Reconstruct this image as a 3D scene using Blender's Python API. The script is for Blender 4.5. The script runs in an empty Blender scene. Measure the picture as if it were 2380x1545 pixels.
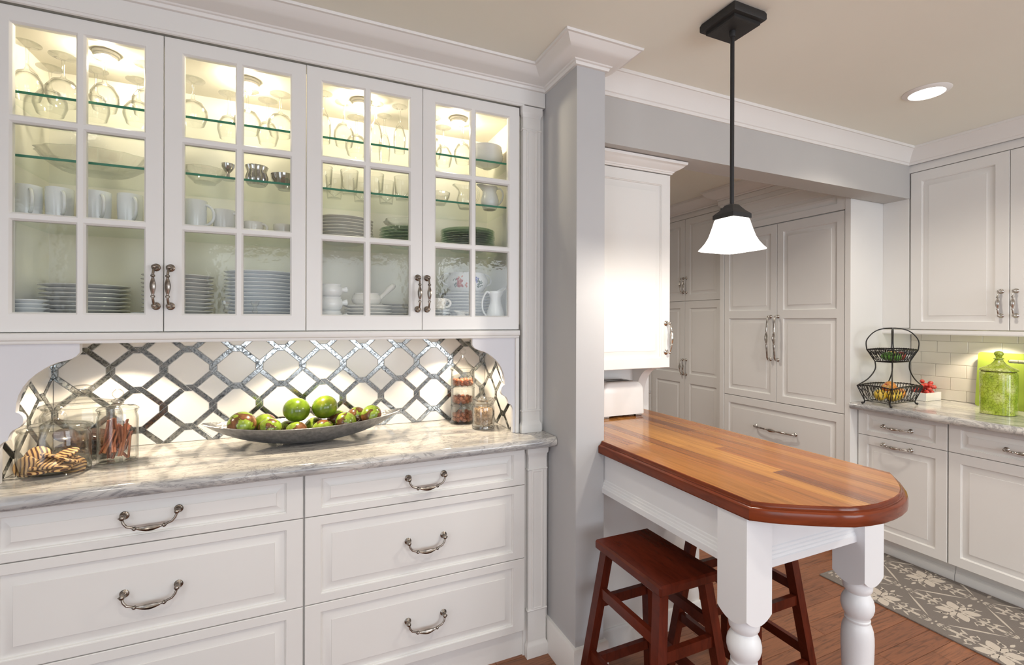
import bpy, math, random
from mathutils import Vector, Matrix
random.seed(7)
PI = math.pi
scene = bpy.context.scene
COL = scene.collection

# ------------------------------------------------------------------ camera
cam_data = bpy.data.cameras.new('camera')
cam = bpy.data.objects.new('camera', cam_data)
COL.objects.link(cam)
scene.camera = cam
cam_data.sensor_fit = 'HORIZONTAL'
cam_data.sensor_width = 36.0
cam_data.lens = 1103.8 / 2380.0 * 36.0
cam_data.shift_y = -(772.5 - 745.8) / 2380.0
cam_data.clip_start = 0.02
cam_data.clip_end = 60
YAW, PIT, ROL = .41745, -.00093, .00283
_r = Vector((math.cos(YAW), -math.sin(YAW), 0)); _f = Vector((math.sin(YAW), math.cos(YAW), 0)); _u = Vector((0, 0, 1))
_f2 = _f * math.cos(PIT) + _u * math.sin(PIT); _u2 = _u * math.cos(PIT) - _f * math.sin(PIT)
_r3 = _r * math.cos(ROL) + _u2 * math.sin(ROL); _u3 = _u2 * math.cos(ROL) - _r * math.sin(ROL)
cam.matrix_world = Matrix(((_r3.x, _u3.x, -_f2.x, 0), (_r3.y, _u3.y, -_f2.y, 0), (_r3.z, _u3.z, -_f2.z, 1.39), (0, 0, 0, 1)))

# ------------------------------------------------------------------ world, exposure, large lights
world = bpy.data.worlds.new('world'); scene.world = world
world.use_nodes = True
bgn = world.node_tree.nodes['Background']
bgn.inputs[0].default_value = (.80, .88, 1.0, 1)
bgn.inputs[1].default_value = 1.1
vs = scene.view_settings
vs.view_transform = 'Standard'; vs.look = 'None'; vs.gamma = 1.0; vs.use_curve_mapping = False
vs.exposure = 0.05
cy = scene.cycles
cy.max_bounces = 10; cy.diffuse_bounces = 5; cy.glossy_bounces = 5; cy.transparent_max_bounces = 40
cy.transmission_bounces = 8; cy.caustics_reflective = False; cy.caustics_refractive = False
cy.sample_clamp_indirect = 4.0
cy.use_denoising = True

def light(name, kind, loc, power, color, rot=(0, 0, 0), **kw):
    d = bpy.data.lights.new(name, kind); d.energy = power; d.color = color
    for k, v in kw.items(): setattr(d, k, v)
    o = bpy.data.objects.new(name, d); o.location = loc; o.rotation_euler = rot
    COL.objects.link(o)
    return o

WARM = (1.0, .80, .54); SOFT = (1.0, .91, .79); DAY = (.86, .92, 1.0)
CEIL = 2.43
# added fill lamps imitating daylight from unseen openings behind the camera and left
light('window_daylight', 'AREA', (0.2, -2.82, 1.45), 31, DAY, (PI/2, 0, 0), shape='RECTANGLE', size=2.2, size_y=1.5)
light('window_daylight', 'AREA', (2.5, -2.82, 1.45), 46, DAY, (PI/2, 0, 0), shape='RECTANGLE', size=1.4, size_y=1.5)
light('window_daylight', 'AREA', (-1.92, -0.9, 1.25), 16, DAY, (PI/2, 0, -PI/2), shape='RECTANGLE', size=1.6, size_y=2.0)
CANS = [(2.583, 1.205), (0.25, 0.35), (-1.1, 0.3), (2.5, -0.6), (0.9, -1.5), (2.0, 2.9)]  # only the first can is in view; the rest are added fill
CANP = dict(zip(CANS, (40, 26, 20, 92, 34, 52)))
for cx_, cy_ in CANS:
    light('can_light_beam', 'SPOT', (cx_, cy_, CEIL - .03), CANP[(cx_, cy_)], SOFT, (0, 0, 0), spot_size=2.45, spot_blend=.9, shadow_soft_size=.05)

# ------------------------------------------------------------------ mesh helpers
class MB:
    def __init__(s): s.v = []; s.f = []
    def add(s, vs_, fs):
        n = len(s.v); s.v += [tuple(p) for p in vs_]; s.f += [tuple(i + n for i in f) for f in fs]; return s
    def box(s, x0, y0, z0, x1, y1, z1, b=0.0):
        if x0 > x1: x0, x1 = x1, x0
        if y0 > y1: y0, y1 = y1, y0
        if z0 > z1: z0, z1 = z1, z0
        if b <= 0:
            return s.add([(x0,y0,z0),(x1,y0,z0),(x1,y1,z0),(x0,y1,z0),(x0,y0,z1),(x1,y0,z1),(x1,y1,z1),(x0,y1,z1)],
                         [(0,3,2,1),(4,5,6,7),(0,1,5,4),(1,2,6,5),(2,3,7,6),(3,0,4,7)])
        X, Y, Z = (x0, x1), (y0, y1), (z0, z1)
        V = []; idx = {}
        for i in (0, 1):
            for j in (0, 1):
                for k in (0, 1):
                    sx, sy, sz = (b if i == 0 else -b), (b if j == 0 else -b), (b if k == 0 else -b)
                    for a, p in (('x', (X[i], Y[j]+sy, Z[k]+sz)), ('y', (X[i]+sx, Y[j], Z[k]+sz)), ('z', (X[i]+sx, Y[j]+sy, Z[k]))):
                        idx[(i, j, k, a)] = len(V); V.append(p)
        F = []
        for i in (0, 1):
            F.append([idx[(i, j, k, 'x')] for j, k in ((0,0),(1,0),(1,1),(0,1))])
            F.append([idx[(j, i, k, 'y')] for j, k in ((0,0),(0,1),(1,1),(1,0))])
            F.append([idx[(j, k, i, 'z')] for j, k in ((0,0),(1,0),(1,1),(0,1))])
        for i in (0, 1):
            for j in (0, 1):
                F.append([idx[(i,j,0,'x')], idx[(i,j,1,'x')], idx[(i,j,1,'y')], idx[(i,j,0,'y')]])
                F.append([idx[(i,0,j,'x')], idx[(i,1,j,'x')], idx[(i,1,j,'z')], idx[(i,0,j,'z')]])
                F.append([idx[(0,i,j,'y')], idx[(1,i,j,'y')], idx[(1,i,j,'z')], idx[(0,i,j,'z')]])
                for k in (0, 1): F.append([idx[(i,j,k,'x')], idx[(i,j,k,'y')], idx[(i,j,k,'z')]])
        return s.add(V, F)
    def lathe(s, prof, c=(0,0,0), seg=24, sx=1, sy=1, axis='z', cap0=True, cap1=True, lobes=0, lobe=0.0):
        V = []
        for r, z in prof:
            for i in range(seg):
                a = 2*PI*i/seg
                rr = r * (1 + lobe*math.cos(lobes*a)) if lobes else r
                x, y = rr*math.cos(a)*sx, rr*math.sin(a)*sy
                p = (x, y, z) if axis == 'z' else ((x, z, y) if axis == 'y' else (z, x, y))
                V.append((c[0]+p[0], c[1]+p[1], c[2]+p[2]))
        F = []
        for k in range(len(prof)-1):
            for i in range(seg):
                j = (i+1) % seg
                F.append((k*seg+i, k*seg+j, (k+1)*seg+j, (k+1)*seg+i))
        if cap0 and prof[0][0] > 1e-5: F.append(tuple(reversed(range(seg))))
        if cap1 and prof[-1][0] > 1e-5: F.append(tuple((len(prof)-1)*seg+i for i in range(seg)))
        return s.add(V, F)
    def tube(s, pts, r, seg=8, closed=False, reed=None):
        pts = [Vector(p) for p in pts]; n = len(pts)
        if not hasattr(r, '__len__'): r = [r]*n
        T = []
        for i in range(n):
            a = pts[(i-1) % n] if (closed or i > 0) else pts[0]
            b = pts[(i+1) % n] if (closed or i < n-1) else pts[-1]
            T.append((b-a).normalized())
        up = Vector((0, 0, 1)) if abs(T[0].z) < .9 else Vector((1, 0, 0))
        N = T[0].cross(up).normalized(); V = []
        for i in range(n):
            N = (N - T[i]*N.dot(T[i]))
            N = N.normalized() if N.length > 1e-6 else T[i].orthogonal().normalized()
            B = T[i].cross(N)
            for k in range(seg):
                a = 2*PI*k/seg
                rr = r[i]
                if reed and reed[i]: rr *= (1.0 if k % 2 else .84)
                V.append(pts[i] + (N*math.cos(a) + B*math.sin(a))*rr)
        F = []
        m = n if closed else n-1
        for i in range(m):
            for k in range(seg):
                a, b = i*seg+k, i*seg+(k+1) % seg
                c, d = ((i+1) % n)*seg+(k+1) % seg, ((i+1) % n)*seg+k
                F.append((a, b, c, d))
        if not closed:
            F.append(tuple(reversed(range(seg)))); F.append(tuple((n-1)*seg+k for k in range(seg)))
        return s.add(V, F)
    def prism(s, poly, a0, a1, plane='xy', ins=0.0):
        n = len(poly)
        def P(p, a): return {'xy': (p[0], p[1], a), 'xz': (p[0], a, p[1]), 'yz': (a, p[0], p[1])}[plane]
        top = poly
        if ins > 0:
            cx_ = sum(p[0] for p in poly)/n; cy_ = sum(p[1] for p in poly)/n
            top = []
            for p in poly:
                d = math.hypot(p[0]-cx_, p[1]-cy_) or 1
                k = max(0.0, 1-ins/d); top.append((cx_+(p[0]-cx_)*k, cy_+(p[1]-cy_)*k))
        V = [P(p, a0) for p in poly] + [P(p, a1) for p in top]
        F = [tuple(reversed(range(n))), tuple(range(n, 2*n))] + [(i, (i+1) % n, n+(i+1) % n, n+i) for i in range(n)]
        return s.add(V, F)
    def sweep(s, prof, path, closed=False, side=1, caps=True):
        """prof: (out, z) points; path: (x, y) points; out = to the right of travel when side is 1"""
        n = len(path); m = len(prof); V = []
        for i in range(n):
            p = Vector((path[i][0], path[i][1]))
            ds = []
            if closed or i > 0: ds.append((p - Vector(path[(i-1) % n][:2])).normalized())
            if closed or i < n-1: ds.append((Vector(path[(i+1) % n][:2]) - p).normalized())
            ns = [Vector((d.y, -d.x))*side for d in ds]
            if len(ns) == 2:
                b = ns[0]+ns[1]; b = b/(b.dot(ns[0]) or 1)
            else: b = ns[0]
            for o, z in prof: V.append((p.x+b.x*o, p.y+b.y*o, z))
        F = []
        for i in range(n if closed else n-1):
            for k in range(m):
                j = (k+1) % m
                F.append((i*m+k, i*m+j, ((i+1) % n)*m+j, ((i+1) % n)*m+k))
        if caps and not closed:
            F.append(tuple(reversed(range(m)))); F.append(tuple((n-1)*m+k for k in range(m)))
        return s.add(V, F)
    def front(s, x0, z0, W, H, y=0.0, t=.02, cols=None, rows=None, rings=None, fill=True):
        """slab front facing -y with rectangular openings worked by nested rings (inset, depth)"""
        cols = cols or [(.05, W-.05)]; rows = rows or [(.05, H-.05)]
        e = .0018
        xs = [e] + [q for c in cols for q in c] + [W-e]; zs = [e] + [q for c in rows for q in c] + [H-e]
        grid = {}
        V = []; F = []
        def vid(x, z, d=0.0):
            k = (round(x, 6), round(z, 6), round(d, 6))
            if k not in grid: grid[k] = len(V); V.append((x0+x, y+d, z0+z))
            return grid[k]
        for i in range(len(xs)-1):
            for j in range(len(zs)-1):
                if i % 2 == 1 and j % 2 == 1: continue
                F.append((vid(xs[i], zs[j]), vid(xs[i+1], zs[j]), vid(xs[i+1], zs[j+1]), vid(xs[i], zs[j+1])))
        R = [(e, e, W-e, H-e, 0.0), (0, 0, W, H, e), (0, 0, W, H, t)]
        def ringstrip(a, b):
            A = [vid(a[0], a[1], a[4]), vid(a[2], a[1], a[4]), vid(a[2], a[3], a[4]), vid(a[0], a[3], a[4])]
            B = [vid(b[0], b[1], b[4]), vid(b[2], b[1], b[4]), vid(b[2], b[3], b[4]), vid(b[0], b[3], b[4])]
            for k in range(4): F.append((A[k], B[k], B[(k+1) % 4], A[(k+1) % 4]))
            return B
        # outer edge (uses only corner vertices)
        ringstrip(R[0], R[1]); B = ringstrip(R[1], R[2])
        if fill: F.append(tuple(B))
        for c in cols:
            for r in rows:
                prev = (c[0], r[0], c[1], r[1], 0.0)
                for ins, d in rings:
                    cur = (c[0]+ins, r[0]+ins, c[1]-ins, r[1]-ins, d)
                    if cur[2]-cur[0] < .004 or cur[3]-cur[1] < .004: break
                    B = ringstrip(prev, cur); prev = cur
                if fill: F.append((B[0], B[1], B[2], B[3]))
        return s.add(V, F)

RAISED = [(.0012, .0035), (.0035, .0045), (.005, .0115), (.011, .0115), (.030, .0030), (.0310, .0012)]
RAISED_BIG = [(.0012, .0035), (.0035, .0045), (.005, .0115), (.011, .0115), (.035, .0030), (.0360, .0012)]

def mesh_of(mb, name, angle=32):
    me = bpy.data.meshes.new(name)
    me.from_pydata(mb.v, [], mb.f); me.validate()
    me.update()
    for p in me.polygons: p.use_smooth = True
    me.set_sharp_from_angle(angle=math.radians(angle))
    return me

import bmesh
def obj(name, mb, mat, parent=None, loc=None, rot=None, angle=32, fix=True):
    if isinstance(mb, MB):
        me = mesh_of(mb, name, angle)
        if fix:
            bm = bmesh.new(); bm.from_mesh(me); bmesh.ops.recalc_face_normals(bm, faces=bm.faces); bm.to_mesh(me); bm.free()
            me.set_sharp_from_angle(angle=math.radians(angle))
        me.materials.append(mat)
    else: me = mb
    o = bpy.data.objects.new(name, me); COL.objects.link(o)
    if parent: o.parent = parent
    if loc: o.location = loc
    if rot: o.rotation_euler = rot
    return o

def tag(o, label=None, cat=None, group=None, kind=None):
    if label: o['label'] = label
    if cat: o['category'] = cat
    if group: o['group'] = group
    if kind: o['kind'] = kind
    return o

def thing(name, label, cat, loc=(0,0,0), rz=0, group=None):
    o = bpy.data.objects.new(name, None); COL.objects.link(o)
    o.empty_display_size = .05
    o.location = loc; o.rotation_euler = (0, 0, rz)
    return tag(o, label, cat, group)

def struct(name, mb, mat, label=None, **k):
    o = obj(name, mb, mat, **k); o['kind'] = 'structure'
    if label: o['label'] = label
    return o

def dup(o, loc=None, rz=None, label=None, group=None, parent=None):
    c = o.copy(); COL.objects.link(c); c.parent = parent
    if loc is not None: c.location = loc
    if rz is not None: c.rotation_euler = (c.rotation_euler[0], c.rotation_euler[1], rz)
    if label: c['label'] = label
    if group: c['group'] = group
    for ch in o.children: dup(ch, parent=c)
    return c

# ------------------------------------------------------------------ materials
def new_mat(name):
    m = bpy.data.materials.new(name); m.use_nodes = True
    nt = m.node_tree; nt.nodes.clear()
    out = nt.nodes.new('ShaderNodeOutputMaterial')
    return m, nt, out
def N(nt, t, **kw):
    n = nt.nodes.new(t)
    for k, v in kw.items():
        if k.startswith('i_'): n.inputs[k[2:].replace('_', ' ')].default_value = v
        else: setattr(n, k, v)
    return n
def ramp(nt, stops, interp='LINEAR'):
    n = nt.nodes.new('ShaderNodeValToRGB'); n.color_ramp.interpolation = interp
    el = n.color_ramp.elements
    while len(el) < len(stops): el.new(.5)
    for e, (p, c) in zip(el, stops): e.position = p; e.color = (*c, 1)
    return n
def pbsdf(nt, out, color=(.8,.8,.8), rough=.4, metal=0.0, spec=.5, **kw):
    b = nt.nodes.new('ShaderNodeBsdfPrincipled')
    b.inputs['Base Color'].default_value = (*color, 1); b.inputs['Roughness'].default_value = rough
    b.inputs['Metallic'].default_value = metal; b.inputs['Specular IOR Level'].default_value = spec
    for k, v in kw.items(): b.inputs[k].default_value = v
    nt.links.new(b.outputs[0], out.inputs[0]); return b
def mapping(nt, scale=(1,1,1), rot=(0,0,0), kind='Object'):
    tc = nt.nodes.new('ShaderNodeTexCoord'); mp = nt.nodes.new('ShaderNodeMapping')
    mp.inputs['Scale'].default_value = scale; mp.inputs['Rotation'].default_value = rot
    nt.links.new(tc.outputs[kind], mp.inputs[0]); return mp
def geo_map(nt, scale=(1,1,1), rot=(0,0,0)):
    g = nt.nodes.new('ShaderNodeNewGeometry'); mp = nt.nodes.new('ShaderNodeMapping')
    mp.inputs['Scale'].default_value = scale; mp.inputs['Rotation'].default_value = rot
    nt.links.new(g.outputs['Position'], mp.inputs[0]); return mp
def bump(nt, b, h, strength=.2, dist=.002):
    n = nt.nodes.new('ShaderNodeBump'); n.inputs['Strength'].default_value = strength; n.inputs['Distance'].default_value = dist
    nt.links.new(h, n.inputs['Height']); nt.links.new(n.outputs[0], b.inputs['Normal'])

def paint(name, color, rough=.38, spec=.4, noise=.015, bs=.03):
    m, nt, out = new_mat(name); b = pbsdf(nt, out, color, rough, spec=spec)
    mp = geo_map(nt, (1,1,1)); n = N(nt, 'ShaderNodeTexNoise', i_Scale=3.0, i_Detail=3.0); nt.links.new(mp.outputs[0], n.inputs[0])
    r = ramp(nt, [(.3, tuple(c*(1-noise) for c in color)), (.7, tuple(min(1, c*(1+noise)) for c in color))])
    nt.links.new(n.outputs[0], r.inputs[0]); nt.links.new(r.outputs[0], b.inputs['Base Color'])
    n2 = N(nt, 'ShaderNodeTexNoise', i_Scale=220.0, i_Detail=2.0); nt.links.new(mp.outputs[0], n2.inputs[0])
    bump(nt, b, n2.outputs[0], bs, .0006)
    return m
M = {}
M['white'] = paint('white_lacquer', (.78, .772, .748), .33, .42)
M['trim'] = paint('white_trim_paint', (.80, .785, .76), .4, .4)
M['leg'] = paint('white_leg_paint', (.78, .79, .80), .35, .42)
M['cab_in'] = paint('cabinet_interior', (.80, .77, .68), .5, .3)
M['wall'] = paint('grey_wall_paint', (.50, .50, .505), .75, .2, .02, .15)
M['beamwall'] = paint('greige_beam_paint', (.50, .49, .475), .75, .2, .02, .15)
M['ceiling'] = paint('ceiling_paint', (.86, .857, .775), .85, .15, .01, .1)
M['outer'] = paint('pale_room_paint', (.62, .61, .59), .8, .2, .01, .1)
M['dark'] = paint('shadow_gap', (.12, .11, .10), .8, .1)
M['fabric_in'] = paint('niche_panel', (.70, .70, .73), .5, .3)

def metal(name, c, rough=.28, dirt=.5):
    m, nt, out = new_mat(name); b = pbsdf(nt, out, c, rough, 1.0)
    mp = mapping(nt, (1,1,1)); n = N(nt, 'ShaderNodeTexNoise', i_Scale=60.0, i_Detail=3.0); nt.links.new(mp.outputs[0], n.inputs[0])
    r = ramp(nt, [(.35, tuple(x*dirt for x in c)), (.62, c)]); nt.links.new(n.outputs[0], r.inputs[0]); nt.links.new(r.outputs[0], b.inputs['Base Color'])
    return m
M['pewter'] = metal('antique_pewter', (.40, .355, .31), .26, .45)
M['nickel'] = metal('polished_nickel', (.62, .58, .53), .2, .6)
M['steel'] = metal('brushed_steel', (.55, .54, .52), .3, .8)
M['aluminium'] = metal('cast_aluminium', (.46, .465, .48), .40, .72)
m = M['aluminium']; nt = m.node_tree; b = [n for n in nt.nodes if n.type == 'BSDF_PRINCIPLED'][0]
vo = N(nt, 'ShaderNodeTexVoronoi', i_Scale=110.0); mp = mapping(nt, (1,1,1)); nt.links.new(mp.outputs[0], vo.inputs[0]); bump(nt, b, vo.outputs['Distance'], .5, .0015)
m, nt, out = new_mat('black_iron'); pbsdf(nt, out, (.018, .016, .015), .42, .3); M['iron'] = m
m, nt, out = new_mat('bronze_black'); b = pbsdf(nt, out, (.022, .021, .021), .55, .2)
n = N(nt, 'ShaderNodeTexNoise', i_Scale=400.0); mp = mapping(nt); nt.links.new(mp.outputs[0], n.inputs[0]); bump(nt, b, n.outputs[0], .4, .001); M['black'] = m

def thin_glass(name, tint=(.97,.98,.97), base=.04, edge=.75, rough=.02, power=3.0, wavy=0.0, spec_col=(1,1,1), rim=None):
    m, nt, out = new_mat(name)
    tr = N(nt, 'ShaderNodeBsdfTransparent'); tr.inputs[0].default_value = (*tint, 1)
    gl = N(nt, 'ShaderNodeBsdfGlossy'); gl.inputs['Roughness'].default_value = rough; gl.inputs[0].default_value = (*spec_col, 1)
    lw = N(nt, 'ShaderNodeLayerWeight', i_Blend=.5)
    pw = N(nt, 'ShaderNodeMath', operation='POWER'); pw.inputs[1].default_value = power
    ml = N(nt, 'ShaderNodeMath', operation='MULTIPLY_ADD'); ml.inputs[1].default_value = edge; ml.inputs[2].default_value = base
    mx = N(nt, 'ShaderNodeMixShader')
    nt.links.new(lw.outputs['Facing'], pw.inputs[0]); nt.links.new(pw.outputs[0], ml.inputs[0]); nt.links.new(ml.outputs[0], mx.inputs[0])
    if rim:
        rr_ = ramp(nt, [(0, tint), (.38, tint), (.70, tuple((t+r)/2 for t, r in zip(tint, rim))), (.93, rim)])
        nt.links.new(lw.outputs['Facing'], rr_.inputs[0]); nt.links.new(rr_.outputs[0], tr.inputs[0])
    nt.links.new(tr.outputs[0], mx.inputs[1]); nt.links.new(gl.outputs[0], mx.inputs[2]); nt.links.new(mx.outputs[0], out.inputs[0])
    if wavy:
        mp = geo_map(nt, (1,1,1)); n = N(nt, 'ShaderNodeTexNoise', i_Scale=38.0, i_Detail=2.0); nt.links.new(mp.outputs[0], n.inputs[0])
        bp = N(nt, 'ShaderNodeBump'); bp.inputs['Strength'].default_value = wavy; bp.inputs['Distance'].default_value = .004
        nt.links.new(n.outputs[0], bp.inputs['Height']); nt.links.new(bp.outputs[0], gl.inputs['Normal'])
    return m
M['pane'] = thin_glass('seeded_pane_glass', (.965,.97,.965), .015, .5, .04, 4, .12)
M['shelf'] = thin_glass('shelf_glass', (.945,.972,.955), .04, .45, .02, 4)
m, nt, out = new_mat('shelf_glass_edge'); pbsdf(nt, out, (.02, .20, .12), .15, 0, .6); M['shelf_edge'] = m
M['glass'] = thin_glass('clear_glass', (.975,.978,.97), .035, .55, .03, 2.2, rim=(.42,.43,.40))
M['crystal'] = thin_glass('cut_crystal', (.96,.96,.95), .08, .6, .05, 1.8, rim=(.35,.35,.33))
M['green_glass'] = thin_glass('green_glassware', (.66,.76,.66), .10, .6, .08, 2)
M['smoke_glass'] = thin_glass('silvered_glass', (.45,.43,.42), .30, .6, .08, 2)

def china(name, c, rough=.16, spec=.5):
    m, nt, out = new_mat(name); b = pbsdf(nt, out, c, rough, 0, spec)
    mp = mapping(nt, (1,1,1)); n = N(nt, 'ShaderNodeTexNoise', i_Scale=8.0); nt.links.new(mp.outputs[0], n.inputs[0])
    r = ramp(nt, [(.3, tuple(x*.97 for x in c)), (.7, c)]); nt.links.new(n.outputs[0], r.inputs[0]); nt.links.new(r.outputs[0], b.inputs['Base Color'])
    return m
M['china'] = china('white_china', (.80, .80, .78)); M['china_cool'] = china('grey_white_china', (.82, .84, .84)); M['china_cream'] = china('cream_china', (.80, .77, .70))
M['appliance'] = china('white_enamel', (.84, .835, .82), .22)

# marble: streaks along the counter, grey veins
def marble(name, axis='x'):
    m, nt, out = new_mat(name); b = pbsdf(nt, out, (.6,.58,.55), .12, 0, .5)
    mp = geo_map(nt, (1.2, 7.0, 7.0) if axis == 'x' else (7.0, 1.2, 7.0), (0, 0, .16))
    n1 = N(nt, 'ShaderNodeTexNoise', i_Scale=1.6, i_Detail=8.0, i_Roughness=.62, i_Distortion=.9); nt.links.new(mp.outputs[0], n1.inputs[0])
    r1 = ramp(nt, [(.28, (.26,.26,.275)), (.42, (.42,.415,.41)), (.52, (.58,.56,.53)), (.66, (.68,.655,.61)), (.8, (.46,.455,.46))])
    nt.links.new(n1.outputs[0], r1.inputs[0])
    mp2 = geo_map(nt, (2.2, 6.0, 6.0) if axis == 'x' else (6.0, 2.2, 6.0), (0, 0, -.25))
    n2 = N(nt, 'ShaderNodeTexNoise', i_Scale=2.6, i_Detail=10.0, i_Roughness=.7, i_Distortion=1.6); nt.links.new(mp2.outputs[0], n2.inputs[0])
    r2 = ramp(nt, [(.455, (1,1,1)), (.49, (.50,.50,.52)), (.5, (.42,.42,.44)), (.53, (1,1,1))])
    nt.links.new(n2.outputs[0], r2.inputs[0])
    mx = N(nt, 'ShaderNodeMix', data_type='RGBA', blend_type='MULTIPLY'); mx.inputs[0].default_value = .75
    nt.links.new(r1.outputs[0], mx.inputs[6]); nt.links.new(r2.outputs[0], mx.inputs[7]); nt.links.new(mx.outputs[2], b.inputs['Base Color'])
    return m
M['marble'] = marble('grey_marble', 'x'); M['marble_y'] = marble('grey_marble_right', 'y')

# wood, colour varied piece by piece through the object's own random number
def wood(name, cols, rough=.22, scale=(1,1,1), grain=14.0, coat=.3, seedamp=30.0, contrast=.5, rings=0.0, spec=.5):
    m, nt, out = new_mat(name); b = pbsdf(nt, out, cols[0], rough, 0, spec)
    b.inputs['Coat Weight'].default_value = coat; b.inputs['Coat Roughness'].default_value = .08
    oi = N(nt, 'ShaderNodeObjectInfo'); g = N(nt, 'ShaderNodeNewGeometry')
    ml = N(nt, 'ShaderNodeMath', operation='MULTIPLY'); ml.inputs[1].default_value = seedamp; nt.links.new(oi.outputs['Random'], ml.inputs[0])
    ad = N(nt, 'ShaderNodeVectorMath', operation='ADD'); nt.links.new(g.outputs['Position'], ad.inputs[0]); nt.links.new(ml.outputs[0], ad.inputs[1])
    mp = N(nt, 'ShaderNodeMapping'); mp.inputs['Scale'].default_value = scale; nt.links.new(ad.outputs[0], mp.inputs[0])
    n1 = N(nt, 'ShaderNodeTexNoise', i_Scale=grain, i_Detail=8.0, i_Roughness=.65, i_Distortion=.6 + rings); nt.links.new(mp.outputs[0], n1.inputs[0])
    r1 = ramp(nt, [(.25, tuple(c*contrast for c in cols[0])), (.5, cols[0]), (.75, tuple(min(1, c*1.35) for c in cols[0]))])
    nt.links.new(n1.outputs[0], r1.inputs[0])
    cols = list(cols) if len(cols) > 1 else [cols[0], tuple(c*1.12 for c in cols[0])]
    k = len(cols)
    rr = ramp(nt, [(i/max(1, k-1), c) for i, c in enumerate(cols)])
    nt.links.new(oi.outputs['Random'], rr.inputs[0])
    base = N(nt, 'ShaderNodeMix', data_type='RGBA', blend_type='MULTIPLY'); base.inputs[0].default_value = 1.0
    gr = ramp(nt, [(.28, (contrast,)*3), (.5, (.92,)*3), (.78, (1.25, 1.2, 1.15))]); nt.links.new(n1.outputs[0], gr.inputs[0])
    nt.links.new(rr.outputs[0], base.inputs[6]); nt.links.new(gr.outputs[0], base.inputs[7]); nt.links.new(base.outputs[2], b.inputs['Base Color'])
    bump(nt, b, n1.outputs[0], .06, .0008)
    return m
M['stave'] = wood('walnut_stave', [(.33,.115,.034), (.42,.175,.045), (.54,.245,.06), (.37,.14,.04), (.19,.065,.03), (.47,.20,.05), (.26,.09,.034)], .14, (15, .55, 9), 4.2, .1, contrast=.55, spec=.4)
M['edge_wood'] = wood('dark_cherry_edge', [(.17,.034,.011)], .15, (2, 2, 14), 4, 0, contrast=.5, spec=.28)
M['stool'] = wood('mahogany_stain', [(.085,.013,.006), (.11,.018,.008)], .24, (10, 2, 2), 5, 0, 3, contrast=.55, spec=.22)
M['oak'] = wood('oak_plank', [(.26,.100,.046), (.29,.115,.054), (.24,.09,.042), (.27,.105,.05)], .33, (1.1, 16, 6), 3.4, .1, 40, contrast=.28, rings=1.8)
m, nt, out = new_mat('floor_underlay'); pbsdf(nt, out, (.05,.025,.015), .8); M['underlay'] = m

# antique mirror
m, nt, out = new_mat('antique_mirror'); b = pbsdf(nt, out, (.6,.6,.6), .09, 1.0)
mp = geo_map(nt, (1,1,1)); oi = N(nt, 'ShaderNodeObjectInfo')
n1 = N(nt, 'ShaderNodeTexNoise', i_Scale=55.0, i_Detail=6.0, i_Roughness=.7, i_Distortion=1.5); nt.links.new(mp.outputs[0], n1.inputs[0])
r1 = ramp(nt, [(.34, (.05,.05,.05)), (.46, (.22,.23,.225)), (.56, (.52,.54,.53)), (.7, (.26,.27,.26))]); nt.links.new(n1.outputs[0], r1.inputs[0]); nt.links.new(r1.outputs[0], b.inputs['Base Color'])
rr = ramp(nt, [(.3, (.35,)*3), (.6, (.08,)*3)]); nt.links.new(n1.outputs[0], rr.inputs[0]); nt.links.new(rr.outputs[0], b.inputs['Roughness'])
M['mirror'] = m
M['tile'] = china('cream_marble_tile', (.83, .80, .755), .12); M['grout'] = paint('white_grout', (.84, .83, .80), .8, .2)
M['subway'] = china('ivory_crackle_tile', (.78, .74, .655), .14); M['grout2'] = paint('ivory_grout', (.70, .665, .59), .8, .2)

def flat(name, c, rough=.4, spec=.4, **k):
    m, nt, out = new_mat(name); pbsdf(nt, out, c, rough, 0, spec, **k); return m
def emis(name, c, s):
    m, nt, out = new_mat(name); e = N(nt, 'ShaderNodeEmission'); e.inputs[0].default_value = (*c, 1); e.inputs[1].default_value = s
    nt.links.new(e.outputs[0], out.inputs[0]); return m
M['can_lamp'] = emis('can_lamp', (1, .95, .86), 9.0)
M['puck_lamp'] = emis('puck_lamp', (1, .90, .70), 7.0)
M['shade'] = emis('lit_opal_glass', (1.0, .93, .82), 5.0)

# ------------------------------------------------------------------ setting
XL, XR, YB, YF = -1.95, 3.705, -2.85, 4.30
fl = struct('floor', MB().box(XL-.1, YB-.1, -.08, XR+.1, YF+.1, -.012), M['underlay'], 'oak strip floor')
random.seed(11)
PWID = .083
row = 0; y = -0.30
cnt = 0
far = MB()
while y < 3.2:
    x = -0.35 + random.random()*.5 - .5
    while x < 3.5:
        L = random.uniform(.55, 1.25)
        x1 = min(x+L, 3.6)
        if -.30 <= y < 2.25 and x1 > .6:
            mbp = MB().box(x+.0006, y+.0006, -.012, x1-.0006, y+PWID-.0006, 0, .0012)
            obj('plank', mbp, M['oak'], fl, fix=False, angle=20); cnt += 1
        else: far.box(x+.0006, y+.0006, -.012, x1-.0006, y+PWID-.0006, 0)
        x = x1
    y += PWID
far.box(XL, YB, -.012, XR, -.302, 0); far.box(XL, -.30, -.012, -.36, YF, 0); far.box(-.35, 3.2, -.012, XR, YF, 0)
tag(obj('planks', far, M['oak'], fl, fix=False), kind='stuff')

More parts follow.
